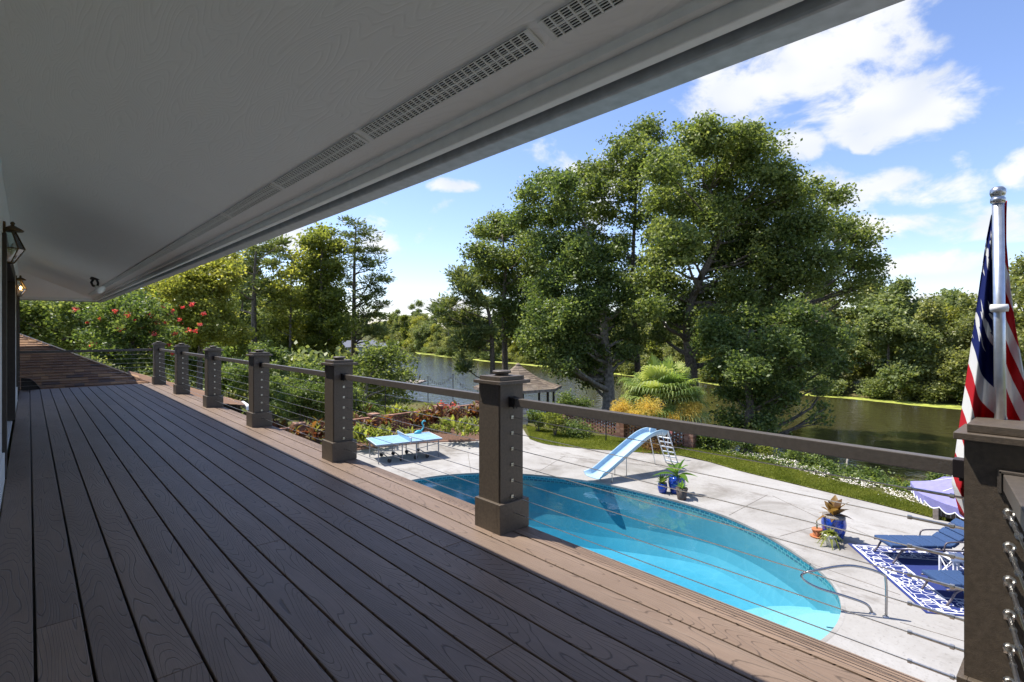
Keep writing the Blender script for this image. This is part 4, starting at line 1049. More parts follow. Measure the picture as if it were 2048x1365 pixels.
def lounger(c, label, ang):
    r = empty('sun_lounger', (c[0], c[1], 0), label, 'sun lounger', 'loungers on the rug', rz=ang)
    # local: x along (0 foot -> 1.95 head), y across
    Wd = .31
    for e in (-1, 1):
        b = MB(); b.tube(catmull([(.02, e * Wd, .30), (.5, e * Wd, .31), (1.2, e * Wd, .30), (1.9, e * Wd, .28)], 4), .018, 8); b.build('side_rail', 'lounger_frame', r, local=True, smooth=True)
        for xx, sl2 in ((.12, -.1), (1.45, .12)):
            b = MB(); b.tube(catmull([(xx + .16, e * Wd, .3), (xx + .06, e * Wd, .25), (xx + sl2 * .2, e * Wd, .12), (xx + sl2, e * Wd, .015)], 4), .02, 8); b.build('leg', 'lounger_frame', r, local=True, smooth=True)
        b = MB(); b.tube(catmull([(1.05, e * (Wd + .05), .31), (1.08, e * (Wd + .05), .46), (1.2, e * (Wd + .05), .5), (1.5, e * (Wd + .05), .5)], 4), .016, 8); b.build('armrest', 'lounger_frame', r, local=True, smooth=True)
    def pad(nm, p0, p1, th):
        p0, p1 = Vector(p0), Vector(p1); b = MB(); d = p1 - p0; k = 4
        for i in range(k):
            a_, b_ = p0.lerp(p1, i / k + .004), p0.lerp(p1, (i + 1) / k - .004); b.beam(a_, b_, .6, th)
        o = b.build(nm, 'cushion_blue', r, local=True, bevel=.022); return o
    pad('seat_cushion', (0, 0, .365), (1.28, 0, .365), .075)
    pad('back_cushion', (1.28, 0, .37), (1.82, 0, .78), .075)
    b = MB(); b.box((1.7, 0, .745), (.18, .42, .08), Matrix.Rotation(-.65, 3, 'Y')); b.build('head_pillow', 'cushion_blue', r, local=True, bevel=.03)
    b = MB(); b.tube([(1.5, -.25, .3), (1.74, -.25, .62)], .012, 6); b.tube([(1.5, .25, .3), (1.74, .25, .62)], .012, 6); b.build('back_strut', 'lounger_frame', r, local=True)
    return r
la = math.atan2(-.70, .71)
lounger((13.86, 3.12), 'navy cushioned sun lounger farther from the pool steps', la)
lounger((12.48, 2.02), 'navy cushioned sun lounger nearer the steel handrail', la)
st_ = empty('side_table', (13.75, 1.85, 0), 'low white side table between the two loungers', 'side table', rz=la)
b = MB(); b.box((0, 0, .44), (.42, .42, .025)); b.build('table_top', 'white_plain', st_, local=True, bevel=.004)
for x, y in ((-.18, -.18), (.18, -.18), (.18, .18), (-.18, .18)):
    b = MB(); b.box((x, y, .215), (.035, .035, .42)); b.build('leg', 'white_plain', st_, local=True)
for k in range(4):
    q = Matrix.Rotation(k * math.pi / 2, 3, 'Z'); b = MB(); b.beam(q @ Vector((-.17, .19, .05)), q @ Vector((.17, .19, .4)), .02, .012); b.beam(q @ Vector((.17, .186, .05)), q @ Vector((-.17, .186, .4)), .02, .012); b.build('lattice', 'white_plain', st_, local=True)
um = empty('parasol', (13.55, 1.2, 0), 'lavender parasol with a scalloped white-edged valance over the loungers', 'parasol')
UC = Vector((13.55, 1.2, 0)); NS = 8
can = MB(); val = MB(); trim = MB()
for k in range(NS):
    t0, t1 = 2 * math.pi * k / NS, 2 * math.pi * (k + 1) / NS
    e0 = UC + Vector((1.36 * math.cos(t0), 1.36 * math.sin(t0), 1.86)); e1 = UC + Vector((1.36 * math.cos(t1), 1.36 * math.sin(t1), 1.86)); ap = UC + Vector((0, 0, 2.34))
    P = []
    for i in range(7):
        s0 = i / 6; P.append([ap.lerp(e0, s0).lerp(ap.lerp(e1, s0), q / 6) - Vector((0, 0, .06 * s0 * math.sin(math.pi * q / 6) + .05 * math.sin(math.pi * s0))) for q in range(7)])
    can.grid(P)
    pts = []
    for q in range(0, 25):
        f_ = q / 24; e = e0.lerp(e1, f_) - Vector((0, 0, .06 * math.sin(math.pi * f_))); pts.append((e, e - Vector((0, 0, .1 + .07 * abs(math.sin(math.pi * 4 * f_))))))
    val.grid([[a_, b_] for a_, b_ in pts]); trim.tube([b_ for a_, b_ in pts], .011, 5)
can.build('canopy', 'umbrella_cloth', um, smooth=True, fix=False); val.build('valance', 'umbrella_cloth', um, fix=False); trim.build('scalloped_trim', 'white_plain', um)
b = MB(); b.tube([UC + Vector((0, 0, .05)), UC + Vector((0, 0, 2.4))], .02, 10); b.build('pole', 'white_plain', um, smooth=True)
b = MB(); b.lathe(UC, [(.24, 0), (.24, .05), (.05, .09), (.03, .2)], 20); b.build('base', 'black_plastic', um)
for k in range(NS):
    t0 = 2 * math.pi * k / NS; b = MB(); b.tube([UC + Vector((0, 0, 2.3)), UC + Vector((1.33 * math.cos(t0), 1.33 * math.sin(t0), 1.83))], .007, 5); b.build('rib', 'white_plain', um)
fbx = Vector((18.1, 2.45, 0)); fb_ = empty('grill_cabinet', fbx, 'dark brown cabinet with a black mesh front at the patio edge below the parasol', 'cabinet')
for dx, dy in ((-.35, .35), (.35, .35), (-.35, -.35), (.35, -.35)):
    b = MB(); b.box(fbx + Vector((dx, dy, .42)), (.12, .12, .84)); b.build('corner_post', 'wood_grey', fb_, bevel=.01)
b = MB(); b.box(fbx + Vector((0, 0, .45)), (.62, .62, .74)); b.build('body', 'black_plastic', fb_)
b = MB(); b.box(fbx + Vector((0, 0, .86)), (.86, .86, .04)); b.build('top', 'wood_grey', fb_, bevel=.006)
for k in range(6):
    b = MB(); b.box(fbx + Vector((-.318, -.25 + k * .1, .45)), (.012, .012, .7)); b.build('mesh_bar', 'table_grey', fb_)

# ================================================================ BRICK WALLS
def brick_wall(name, label, p0, p1, pillars, hgt=.82):
    p0, p1 = Vector(p0), Vector(p1); d = (p1 - p0); Lw = d.length; d.normalize(); s_ = Vector((-d.y, d.x, 0)); rot = Matrix((d, s_, Vector((0, 0, 1)))).transposed()
    r = empty(name, (p0 + p1) / 2, label, 'wall')
    bw = MB(); ch_ = .078
    def brick(x, z, l, w_, h): bw.box(p0 + d * x + Vector((0, 0, z)), (l, w_, h), rot)
    n_row = int(hgt / ch_)
    for i in range(n_row):
        z = ch_ * (i + .5); solid = i < 1
        x = (i % 2) * (.16 if not solid else .1) + .1
        while x < Lw:
            brick(x, z, .205, .1, ch_ - .008); x += .215 if solid else .32
    x = .05
    while x < Lw: brick(x, ch_ * n_row + .035, .095, .22, .065); x += .1
    o = bw.build('pierced_brickwork', 'brick_red', r, fix=False); o['kind'] = 'stuff'
    for q in pillars:
        pb = MB(); c = p0 + d * q
        for i in range(13):
            for a_, b_ in ((-1, -1), (1, 1), (-1, 1), (1, -1)):
                off = d * (a_ * .105) + s_ * (b_ * .105); 
                sz = (.2, .2, ch_ - .008) if i < 12 else (.235, .235, ch_ - .008)
                pb.box(c + off * (1.0 if i < 12 else 1.12) + Vector((0, 0, ch_ * (i + .5))), sz, rot)
        pb.build('pillar', 'brick_red', r, fix=False)
    return r
brick_wall('brick_wall', 'pierced red brick garden wall with pillars behind the table tennis table', (5.2, 23.2, -.02), (19.2, 23.6, -.02), [.1, 3.5, 7.1, 10.9, 13.9])
brick_wall('brick_wall', 'pierced red brick wall with pillars between lawn and palm', (20.75, 11.5, -.02), (20.45, 18.4, -.02), [.0, 3.4, 6.9])
gb = MB(); be = resample(catmull(bed_edge, 3), 24)
gb.grid([[tuple(p.lerp(Vector((p.x, 23.1, 0)), t) + Vector((0, 0, .03 + .07 * math.sin(t * math.pi)))) for t in np.linspace(0, 1, 6)] for p in be])
gb.build('flower_bed', 'mulch', smooth=True).__setitem__('kind', 'structure')
ed_ = MB(); ed_.tube([p + Vector((0, 0, .03)) for p in be], .05, 6); o = ed_.build('bed_edging', 'brick_red'); tag(o, 'low red brick edging along the flower bed', 'edging')

# ================================================================ GAZEBO
gc = at(1036, 800, 31.5); gc.z = -.6
gz = empty('gazebo', gc, 'small gazebo with a pointed grey-brown shingle roof beside the river', 'gazebo')
NG = 8; RG = 2.62; ze, za = 2.28 + gc.z, 3.62 + gc.z
rm_ = MB()
for k in range(NG):
    t0, t1 = 2 * math.pi * (k + .2) / NG, 2 * math.pi * (k + 1.2) / NG
    A0 = gc + Vector((RG * math.cos(t0), RG * math.sin(t0), ze - gc.z)); A1 = gc + Vector((RG * math.cos(t1), RG * math.sin(t1), ze - gc.z)); ap = gc + Vector((0, 0, za - gc.z))
    nrow = 15
    for i in range(nrow):
        s0, s1 = i / nrow, min(1, (i + 1.15) / nrow)
        l0, r0, l1, r1 = A0.lerp(ap, s0), A1.lerp(ap, s0), A0.lerp(ap, s1), A1.lerp(ap, s1)
        bell = lambda s_: Vector((0, 0, -.22 * math.sin(math.pi * s_)))
        nt = max(1, int((r0 - l0).length / .3))
        for j in range(nt):
            u0, u1 = j / nt, (j + .98) / nt
            rm_.add([l0.lerp(r0, u0) + bell(s0) + Vector((0, 0, .025)), l0.lerp(r0, u1) + bell(s0) + Vector((0, 0, .025)), l1.lerp(r1, u1) + bell(s1), l1.lerp(r1, u0) + bell(s1)], [(0, 1, 2, 3)])
    e = MB(); e.beam(A0 - Vector((0, 0, .06)), A1 - Vector((0, 0, .06)), .04, .16); e.build('fascia', 'wood_grey', gz)
    p0 = gc + Vector((2.15 * math.cos(t0), 2.15 * math.sin(t0), 0)); p1 = gc + Vector((2.15 * math.cos(t1), 2.15 * math.sin(t1), 0))
    q = MB(); q.beam(p0, p0 + Vector((0, 0, 2.3)), .1, .1, (1, 0, 0)); q.build('post', 'dark_trim', gz)
    q = MB(); q.beam(p0 + Vector((0, 0, .9)), p1 + Vector((0, 0, .9)), .06, .05)
    nlat = 9
    for j in range(nlat):
        a_, b_ = p0.lerp(p1, j / nlat), p0.lerp(p1, (j + 1) / nlat); q.beam(a_ + Vector((0, 0, .1)), b_ + Vector((0, 0, .9)), .015, .03); q.beam(b_ + Vector((0, 0, .1)), a_ + Vector((0, 0, .9)), .015, .03)
    q.build('lattice_panel', 'dark_trim', gz)
rm_.build('roof', 'shingle_grey', gz, fix=False)
q = MB(); q.lathe(gc, [(2.3, -.25), (2.3, .02), (.001, .03)], 8); q.build('floor', 'wood_grey', gz)
b = MB(); b.lathe(gc + Vector((0, 0, za - gc.z - .06)), [(.16, 0), (.1, .06), (.001, .1)], 8); b.build('roof_cap', 'shingle_grey', gz)
# wooden sign boards hung by the gate
sg_ = empty('board_sign', at(1046, 850, 27.5), 'grey wooden plank sign with dark lettering beside the flower bed', 'sign')
bx = wloc(sg_); vx = Vector((CS, -SN, 0)); rotv = Matrix((vx, Vector((SN, CS, 0)), Vector((0, 0, 1)))).transposed()
for k in range(5):
    b = MB(); b.box(bx + Vector((0, 0, .1 + k * .19)), (.5, .025, .16), rotv); b.build('plank', 'sign_wood', sg_)
for k in (-.2, .2):
    b = MB(); b.box(bx + vx * k + Vector((SN, CS, 0)) * .03 + Vector((0, 0, .45)), (.05, .03, 1.05), rotv); b.build('batten', 'wood_grey', sg_)
for k, tx in ((4, 'POOL'),):
    cu_ = bpy.data.curves.new('lettering', 'FONT'); cu_.body = tx; cu_.size = .16; cu_.align_x = 'CENTER'; cu_.align_y = 'CENTER'; cu_.extrude = .002
    to = bpy.data.objects.new('lettering_curve', cu_); COL.objects.link(to); bpy.context.view_layer.update()
    me_ = bpy.data.meshes.new_from_object(to.evaluated_get(bpy.context.evaluated_depsgraph_get())); bpy.data.objects.remove(to)
    lo = link('lettering', me_, 'rope_wire', sg_); lo.location = Vector((0, 0, .1 + k * .19)) - Vector((SN, CS, 0)) * .016; lo.rotation_euler = (R(90), 0, -YAW)

# ================================================================ POLES WITH STRING LIGHTS, SMALL ORNAMENTS
pole_at = [(712, 842, 26.5, 2.0), (771, 846, 27.0, 2.6), (856, 842, 29.5, 2.75), (906, 838, 31.0, 2.75)]
tops = []
for k, (px, py, d, hh) in enumerate(pole_at):
    bp_ = at(px, py, d); bp_.z = -.3 if d > 28 else -.1
    o = MB(); o.tube([bp_, bp_ + Vector((0, 0, hh))], .022, 6); q = o.build('light_pole', 'rope_wire'); tops.append(bp_ + Vector((0, 0, hh)))
    tag(q, ['leftmost thin pole for string lights, by the dark shrubs', 'thin dark light pole second from the left behind the brick wall', 'tall thin light pole third from the left, against the river', 'rightmost thin light pole, nearest the gazebo'][k], 'pole', 'poles carrying the string lights')
for k, (a_, b_) in enumerate(zip(tops + [], tops[1:] + [gc + Vector((-1.9, 1.0, 2.2))])):
    r = empty('string_lights', a_, ['sagging string of bulbs between the two leftmost poles', 'sagging string of bulbs between the second and third poles', 'sagging string of bulbs between the two tall poles by the river', 'sagging string of bulbs from the rightmost pole to the gazebo'][k], 'string lights', 'strings of bulbs over the river terrace')
    pts = [a_.lerp(b_, t) - Vector((0, 0, .45 * 4 * t * (1 - t))) for t in np.linspace(0, 1, 13)]
    o = MB(); o.tube(pts, .005, 4); o.build('wire', 'rope_wire', r)
    for p in pts[1:-1]:
        o = MB(); o.lathe(p - Vector((0, 0, .13)), [(.002, 0), (.02, .02), (.02, .045), (.01, .07), (.01, .13)], 7); o.build('bulb', 'rope_wire', r)
tp = ground(1212, 884); o = MB(); o.tube([tp, tp + Vector((0, 0, 1.25))], .028, 8); o.lathe(tp + Vector((0, 0, 1.25)), [(.03, 0), (.07, .05), (.07, .15), (.02, .2)], 10)
tag(o.build('garden_torch', 'rope_wire'), 'thin dark torch stake standing alone on the lawn', 'torch')
tb_ = at(836, 872, 21.8); tb_.z = .05
bd = empty('garden_bird', tb_, 'teal metal bird ornament behind the table tennis table', 'ornament')
o = MB(); o.lathe((0, 0, 0), [(.002, -.2), (.07, -.12), (.1, 0), (.07, .12), (.02, .2)], 12); rm2 = Matrix.Rotation(R(80), 3, 'Y'); o.v = [tuple(rm2 @ Vector(v) + tb_ + Vector((0, 0, .75))) for v in o.v]; o.build('body', 'teal_paint', bd, smooth=True)
o = MB(); o.tube(catmull([tb_ + Vector((.16, 0, .8)), tb_ + Vector((.27, 0, .95)), tb_ + Vector((.2, 0, 1.1)), tb_ + Vector((.28, 0, 1.2)), tb_ + Vector((.36, 0, 1.16))], 4), .03, 8); o.build('neck', 'teal_paint', bd, smooth=True)
for e in (-.05, .05):
    o = MB(); o.tube([tb_ + Vector((0, e, 0)), tb_ + Vector((0, e, .7))], .012, 6); o.build('leg', 'rope_wire', bd)
pw_ = at(1336, 905, 20.6); pw_.z = 0
pnw = empty('pinwheel', pw_, 'coral pinwheel on a stake behind the slide ladder', 'pinwheel')
o = MB(); o.tube([pw_, pw_ + Vector((0, 0, 1.25))], .012, 6); o.build('stake', 'slide_white', pnw)
o = MB()
for k in range(6):
    t = k * math.pi / 3; dv = vx * math.cos(t) + Vector((0, 0, math.sin(t))); c = pw_ + Vector((0, 0, 1.2)); sv = vx * -math.sin(t) + Vector((0, 0, math.cos(t)))
    o.add([c, c + dv * .2 + sv * .07 - Vector((SN, CS, 0)) * .03, c + dv * .3, c + dv * .2 - sv * .02], [(0, 1, 2, 3)])
o.build('vanes', 'red_pink', pnw, fix=False)
dk = at(838, 768, 66); dk.z = WATER_Z
dck = empty('floating_dock', dk, 'small wooden dock jutting into the river beyond the shore trees', 'dock')
o = MB(); o.box(dk + Vector((-1, 0, .35)), (5, 2.2, .18), Matrix.Rotation(.7, 3, 'Z')); o.build('platform', 'wood_grey', dck)
for dx in (-2, 0, 1.2):
    o = MB(); o.tube([dk + Vector((dx, dx * .6 + 1, -.6)), dk + Vector((dx, dx * .6 + 1, 1.0))], .09, 8); o.build('piling', 'bark', dck)
for k, (px, py, d, w_, h_, lab) in enumerate([(716, 690, 118, 7, 3.2, 'grey-roofed boathouse far up the left bank'), (748, 692, 126, 5, 2.2, 'small white boat shelter right of the grey-roofed boathouse')]):
    c = at(px, py, d); c.z = -1.2
    hh = empty('boathouse', c, lab, 'boathouse')
    o = MB(); o.box(c + Vector((0, 0, h_ * .4)), (w_, 4, h_ * .8)); o.build('wall', 'house_pale', hh)
    o = MB(); z = c.z + h_ * .8
    o.add([(c.x - w_ * .6, c.y - 2.5, z), (c.x + w_ * .6, c.y - 2.5, z), (c.x + w_ * .6, c.y + 2.5, z), (c.x - w_ * .6, c.y + 2.5, z), (c.x - w_ * .6, c.y, z + 1.4), (c.x + w_ * .6, c.y, z + 1.4)], [(0, 1, 5, 4), (2, 3, 4, 5), (0, 4, 3), (1, 2, 5), (0, 3, 2, 1)]); o.build('roof', 'roof_grey', hh)
    for e in (-.25, .25):
        o = MB(); o.box((c.x + e * w_, c.y - 2.02, c.z + h_ * .4), (w_ * .25, .05, h_ * .45)); o.build('window', 'door_dark', hh)

# a few dry leaf scraps blown along the deck
rl = np.random.default_rng(4); nl_ = 46
lp = np.stack([np.where(rl.random(nl_) < .6, .02 + PITCHX * rl.integers(1, 14, nl_), rl.uniform(0, 2.3, nl_)), rl.uniform(.5, 9, nl_), np.full(nl_, DECK + .004)], 1)
a, s_ = rand_frames(rl, nl_, 6.0); a = unit(a * np.array([1, 1, .12]))
lt = link('leaf_litter', leaf_mesh('leaf_litter', lp, a, s_, .022, .009, rl.random(nl_)), 'leaf_croton')
tag(lt, 'tiny dry leaf scraps lying on the deck boards', 'leaf litter', kind='stuff')
DENS = 8.0; CL = .4
# ================================================================ TREES
def z1(L, ox, oy, sc): return [(ox + b[0] / sc, oy + b[1] / sc, b[2] / sc) + tuple(b[3:]) for b in L]
def cloud_leaves(rng, blobs, dens, crad, per, size, mode='broad', flat=.55, shell=2.2, maxn=200000):
    """blobs: (centre Vector, radius m). leaf clusters through each blob, thicker towards its skin"""
    pos, cr, ctr = [], [], []
    for c, r in blobs:
        nc = max(3, int(dens * DENS * CL * r ** 2))
        u = unit(rng.normal(size=(nc, 3))); rr = rng.random(nc) ** (1 / shell) * r * rng.uniform(.8, 1.18, nc)
        cc = np.array(tuple(c)) + u * rr[:, None] * np.array([1, 1, .85])
        m_ = max(4, int(per / CL))
        o = np.clip(rng.normal(size=(nc, m_, 3)), -1.75, 1.75) * crad * np.array([1, 1, flat]) * rng.uniform(.55, 1.4, (nc, 1, 1))
        pos.append((cc[:, None, :] + o).reshape(-1, 3)); ctr.append(np.repeat(cc, m_, 0)); cr.append(np.repeat(rng.random(nc), m_))
    pos = np.concatenate(pos); cr = np.concatenate(cr); ctr = np.concatenate(ctr); nL = len(pos)
    if nL > maxn:
        k = rng.permutation(nL)[:maxn]; pos, cr, ctr = pos[k], cr[k], ctr[k]; nL = maxn
    if mode == 'broad':
        a, s_ = rand_frames(rng, nL, .3, .25); ln = size * rng.uniform(.7, 1.3, nL); wd = ln * .62
    else:
        a = unit(unit(pos - ctr) + np.array([0, 0, .35]) + rng.normal(size=(nL, 3)) * .25); s_ = unit(np.cross(a, rng.normal(size=(nL, 3)))); ln = size * rng.uniform(.8, 1.5, nL); wd = ln * .26
    return pos, a, s_, ln, wd, .55 * cr + .45 * rng.random(nL)
def limbs(mb, rng, trunk, trad, targets, r0, sides=6):
    "curved limbs from the trunk to each target"
    T = [Vector(t) for t in trunk]
    for c, r in targets:
        c = Vector(c)
        best = min(range(len(T)), key=lambda i: (T[i] - c).length + max(0, T[i].z - c.z + .4 * (T[i].xy - c.xy).length) * 2.5)
        s0 = T[best]; d = c - s0
        if d.length < .3: continue
        rr = min(trad[best] * .55, r0 * (.4 + .12 * d.length))
        bow = Vector((rng.normal() * .08, rng.normal() * .08, -.06 if d.z > 0 else .12)) * d.length
        pts = [s0 + d * t + bow * math.sin(math.pi * t) + Vector((rng.normal(), rng.normal(), rng.normal())) * .02 * d.length * (t > 0) for t in (0, .25, .5, .75, 1)]
        mb.tube(pts, [rr, rr * .8, rr * .6, rr * .42, rr * .2], sides, False)
        for _ in range(3):
            tip = c + Vector((rng.normal(), rng.normal(), rng.normal() * .7)) * r * .6; st = pts[rng.integers(2, 5)]
            mb.tube([st, st.lerp(tip, .5) + Vector((0, 0, .05 * r)), tip], [rr * .3, rr * .2, rr * .08], 4, False)
def tree(name, label, cat, base, trunk_px, d, blobs_px, leafmat, size, dens=7.0, crad=.42, per=22, trad=.25, mode='broad', group=None, spread=2.5, bark='bark', seed=1, maxn=90000, fill=0, flat=.55, shell=2.2, dscale=None):
    rng = np.random.default_rng(seed)
    sc = d / F
    blobs = []
    for q in blobs_px:
        dd = q[3] if len(q) > 3 else rng.uniform(-1, 1) * spread
        blobs.append((at(q[0], q[1], d + dd), q[2] * sc * 1.12))
    for _ in range(fill):
        q = blobs_px[rng.integers(len(blobs_px))]; blobs.append((at(q[0] + rng.normal() * 12, q[1] + rng.normal() * 12, d + rng.choice((-1, 1)) * rng.uniform(.5, 1.5) * spread), q[2] * sc * .9))
    tr = [at(px, py, d) for px, py in trunk_px]
    if base is not None: tr = [Vector(base)] + tr
    tr = catmull(tr, 5); k = len(tr)
    rad = [trad * (1 - .82 * i / (k - 1)) * (1.25 if i == 0 else 1) for i in range(k)]
    root = empty(name, tr[0], label, cat, group)
    m_ = MB(); m_.tube(tr, rad, 9)
    limbs(m_, rng, tr, rad, blobs, trad * .5)
    m_.build('trunk', bark, root, smooth=True, fix=False)
    pos, a, s_, ln, wd, rn = cloud_leaves(rng, blobs, dens, crad, per, size, mode, flat, shell, maxn)
    off = np.array(tuple(tr[0]))
    link('crown', leaf_mesh('crown', pos - off, a, s_, ln, wd, rn), leafmat, root)
    return root
ZA = (860, 230, 2.166)
oak_right = z1([(1180, 110, 100), (1370, 150, 105), (1060, 200, 85), (1260, 250, 120), (1480, 260, 95), (1580, 340, 85), (1740, 350, 55), (1640, 470, 100), (1780, 510, 75), (1885, 515, 42), (1850, 650, 75), (1910, 715, 38), (1830, 745, 40),
    (1450, 420, 120), (1300, 420, 115), (1130, 380, 110), (1020, 350, 80), (1100, 540, 105), (1280, 620, 115), (1500, 600, 120), (1660, 640, 90), (1730, 720, 70), (1550, 740, 95), (1380, 760, 120), (1000, 520, 70), (985, 620, 65), (1030, 740, 80), (1180, 800, 95), (1190, 60, 45), (1350, 90, 50), (950, 700, 60), (960, 830, 65), (1060, 880, 75), (1000, 950, 55), (1200, 900, 70), (1400, 560, 80), (1580, 520, 70)], *ZA)
tree('oak_tree', 'broadest tall oak in the clump, its right limbs reaching out over the river', 'tree', at(1392, 850, 33) + Vector((0, 0, -.6)), [(1385, 760), (1375, 640), (1400, 560), (1440, 470), (1420, 380)], 33, oak_right, 'leaf_oak', .205, dens=7.5, per=24, crad=.42, trad=.42, spread=3.2, seed=3, maxn=170000, fill=12)
lower = z1([(1400, 900, 100), (1550, 900, 100), (1650, 960, 80), (1500, 1010, 100), (1300, 1000, 80), (1380, 1090, 80), (1560, 1120, 70), (1690, 1050, 60), (1300, 1200, 60), (1420, 1210, 70), (1300, 1300, 50), (1480, 1290, 50), (1550, 1220, 42), (1690, 1170, 28), (1690, 1270, 24), (1700, 1320, 20), (1770, 960, 50), (1760, 1070, 42), (1440, 1340, 45), (1330, 1345, 45), (1230, 920, 60), (1200, 1000, 55), (1250, 1090, 50), (1620, 860, 60), (1450, 1120, 60)], *ZA)
tree('water_oak', 'dark vine-draped tree leaning over the river right of the palm', 'tree', at(1490, 870, 28) + Vector((0, 0, -1.0)), [(1500, 800), (1480, 720), (1500, 660)], 28, lower, 'leaf_oak_dark', .18, dens=9.5, per=24, crad=.34, trad=.26, spread=1.6, seed=4, maxn=95000, fill=6)
mid = z1([(950, 70, 45), (985, 100, 30), (880, 110, 45), (820, 150, 50), (930, 190, 62), (780, 230, 55), (680, 260, 55), (720, 320, 62), (850, 330, 65), (660, 400, 55), (760, 420, 62), (900, 460, 52), (700, 520, 62), (830, 560, 45), (880, 640, 42), (840, 700, 45), (900, 760, 50), (920, 860, 45), (960, 400, 45), (880, 250, 50)], *ZA)
tree('tall_sweetgum', 'slender tall tree with a bare straight trunk in the middle of the clump', 'tree', at(1277, 815, 38) + Vector((0, 0, -1)), [(1276, 745), (1268, 640), (1266, 520), (1272, 400), (1280, 300)], 38, mid, 'leaf_oak', .21, dens=7, per=22, crad=.42, trad=.27, spread=2.0, seed=5, maxn=75000, fill=4)
leftoak = z1([(500, 285, 52), (560, 325, 55), (440, 350, 52), (600, 420, 62), (520, 440, 72), (400, 450, 62), (640, 560, 72), (540, 560, 82), (700, 620, 72), (760, 700, 62), (640, 700, 82), (560, 680, 72), (720, 800, 72), (620, 840, 92), (800, 880, 52), (680, 940, 82), (560, 940, 82), (500, 860, 72), (480, 1030, 52), (700, 1050, 62), (740, 1140, 42), (560, 1060, 52), (840, 800, 52), (860, 960, 45), (690, 1150, 30), (600, 1100, 35), (860, 1030, 35), (800, 1000, 45), (640, 1010, 60), (450, 960, 55), (520, 760, 70), (780, 600, 50)], *ZA)
tree('live_oak', 'big dark oak left of the slender trunk, pale trunk base showing above the lawn', 'tree', at(1218, 812, 36) + Vector((0, 0, -.4)), [(1216, 745), (1208, 660), (1203, 560), (1170, 450)], 36, leftoak, 'leaf_oak_dark', .21, dens=8, per=24, crad=.42, trad=.46, spread=2.8, seed=6, maxn=150000, fill=14, bark='bark_pale')
ol = z1([(230, 505, 42), (300, 465, 52), (350, 520, 60), (205, 590, 50), (280, 620, 70), (380, 640, 70), (440, 560, 60), (250, 700, 60), (330, 740, 70), (420, 740, 60), (380, 850, 52), (300, 830, 50), (420, 900, 45), (360, 930, 45), (470, 660, 60), (450, 820, 50), (300, 910, 40)], *ZA)
tree('shade_tree', 'rounded tree behind the gazebo roof at the left of the clump', 'tree', at(1012, 790, 42) + Vector((0, 0, -1)), [(1010, 720), (1008, 620), (1010, 540), (1005, 470)], 42, ol, 'leaf_oak', .22, dens=7, per=22, crad=.45, trad=.3, spread=2.4, seed=7, maxn=70000, fill=6)
pl_ = z1([(120, 700, 30), (60, 825, 28), (50, 850, 20), (100, 880, 36), (170, 880, 46), (150, 980, 40), (200, 1000, 30), (150, 1085, 26), (150, 740, 40), (230, 930, 46), (90, 800, 20), (210, 800, 40), (190, 950, 35)], *ZA)
tree('leaning_pine', 'pine boughs with long needles hanging at the far left of the clump', 'tree', at(985, 800, 38) + Vector((0, 0, -1)), [(985, 720), (980, 640), (960, 580), (925, 545)], 38, pl_, 'leaf_pine', .3, dens=9, per=34, crad=.34, trad=.22, mode='needle', spread=1.2, seed=8, maxn=30000)
ZL = (30, 420, 2.409)
tree('loblolly_pine', 'tall open-crowned pine standing alone nearest the river gap', 'tree', at(706, 745, 47) + Vector((0, 0, -1.5)), [(707, 690), (708, 600), (709, 520), (712, 455)], 47,
     z1([(1640, 75, 40), (1595, 110, 36), (1700, 118, 40), (1560, 165, 26), (1640, 180, 46), (1725, 190, 34), (1580, 250, 38), (1680, 270, 46), (1755, 262, 28), (1600, 340, 40), (1722, 340, 38), (1775, 330, 22), (1690, 405, 38), (1745, 392, 28), (1768, 462, 22), (1665, 470, 32), (1705, 510, 42), (1782, 520, 18), (1722, 575, 46), (1660, 560, 38), (1755, 600, 30)], *ZL), 'leaf_pine', .32, dens=2.2, per=36, crad=.42, trad=.28, mode='needle', spread=1.6, seed=12, maxn=45000, flat=.4)
tree('loblolly_pine', 'pine with a bare dark trunk rising among the left woods', 'tree', at(508, 730, 41) + Vector((0, 0, -1.5)), [(508, 680), (508, 600), (510, 540), (512, 500)], 41,
     z1([(1165, 195, 62), (1235, 175, 50), (1095, 245, 52), (1050, 258, 36), (1245, 240, 42), (1120, 330, 55), (1205, 360, 50), (1050, 370, 50), (1255, 420, 46), (1100, 430, 46), (1290, 160, 26)], *ZL), 'leaf_pine', .32, dens=3, per=34, crad=.42, trad=.28, mode='needle', spread=1.8, seed=13, maxn=32000, flat=.4)
tree('sweetgum', 'bright green spire-shaped tree left of the lone pine', 'tree', at(640, 740, 44) + Vector((0, 0, -1.5)), [(641, 690), (642, 600), (643, 520), (645, 475)], 44,
     z1([(1480, 112, 40), (1440, 150, 48), (1520, 180, 50), (1460, 240, 68), (1530, 290, 50), (1400, 300, 50), (1480, 370, 68), (1420, 430, 60), (1540, 430, 60), (1500, 520, 70), (1420, 560, 70), (1560, 560, 52), (1480, 640, 70)], *ZL), 'leaf_bright', .27, dens=7, per=22, crad=.45, trad=.22, spread=1.8, seed=14, maxn=42000)
tree('young_poplar', 'thin yellowish tree between the trunk pine and the bright spire', 'tree', at(580, 740, 42) + Vector((0, 0, -1.5)), [(580, 690), (582, 600), (583, 510)], 42,
     z1([(1330, 218, 36), (1300, 290, 44), (1360, 322, 34), (1280, 380, 46), (1340, 430, 48), (1260, 470, 50), (1320, 540, 60), (1230, 560, 50), (1390, 220, 26), (1360, 600, 50)], *ZL), 'leaf_yellow', .25, dens=6, per=16, crad=.45, trad=.14, spread=1.5, seed=15, maxn=22000)
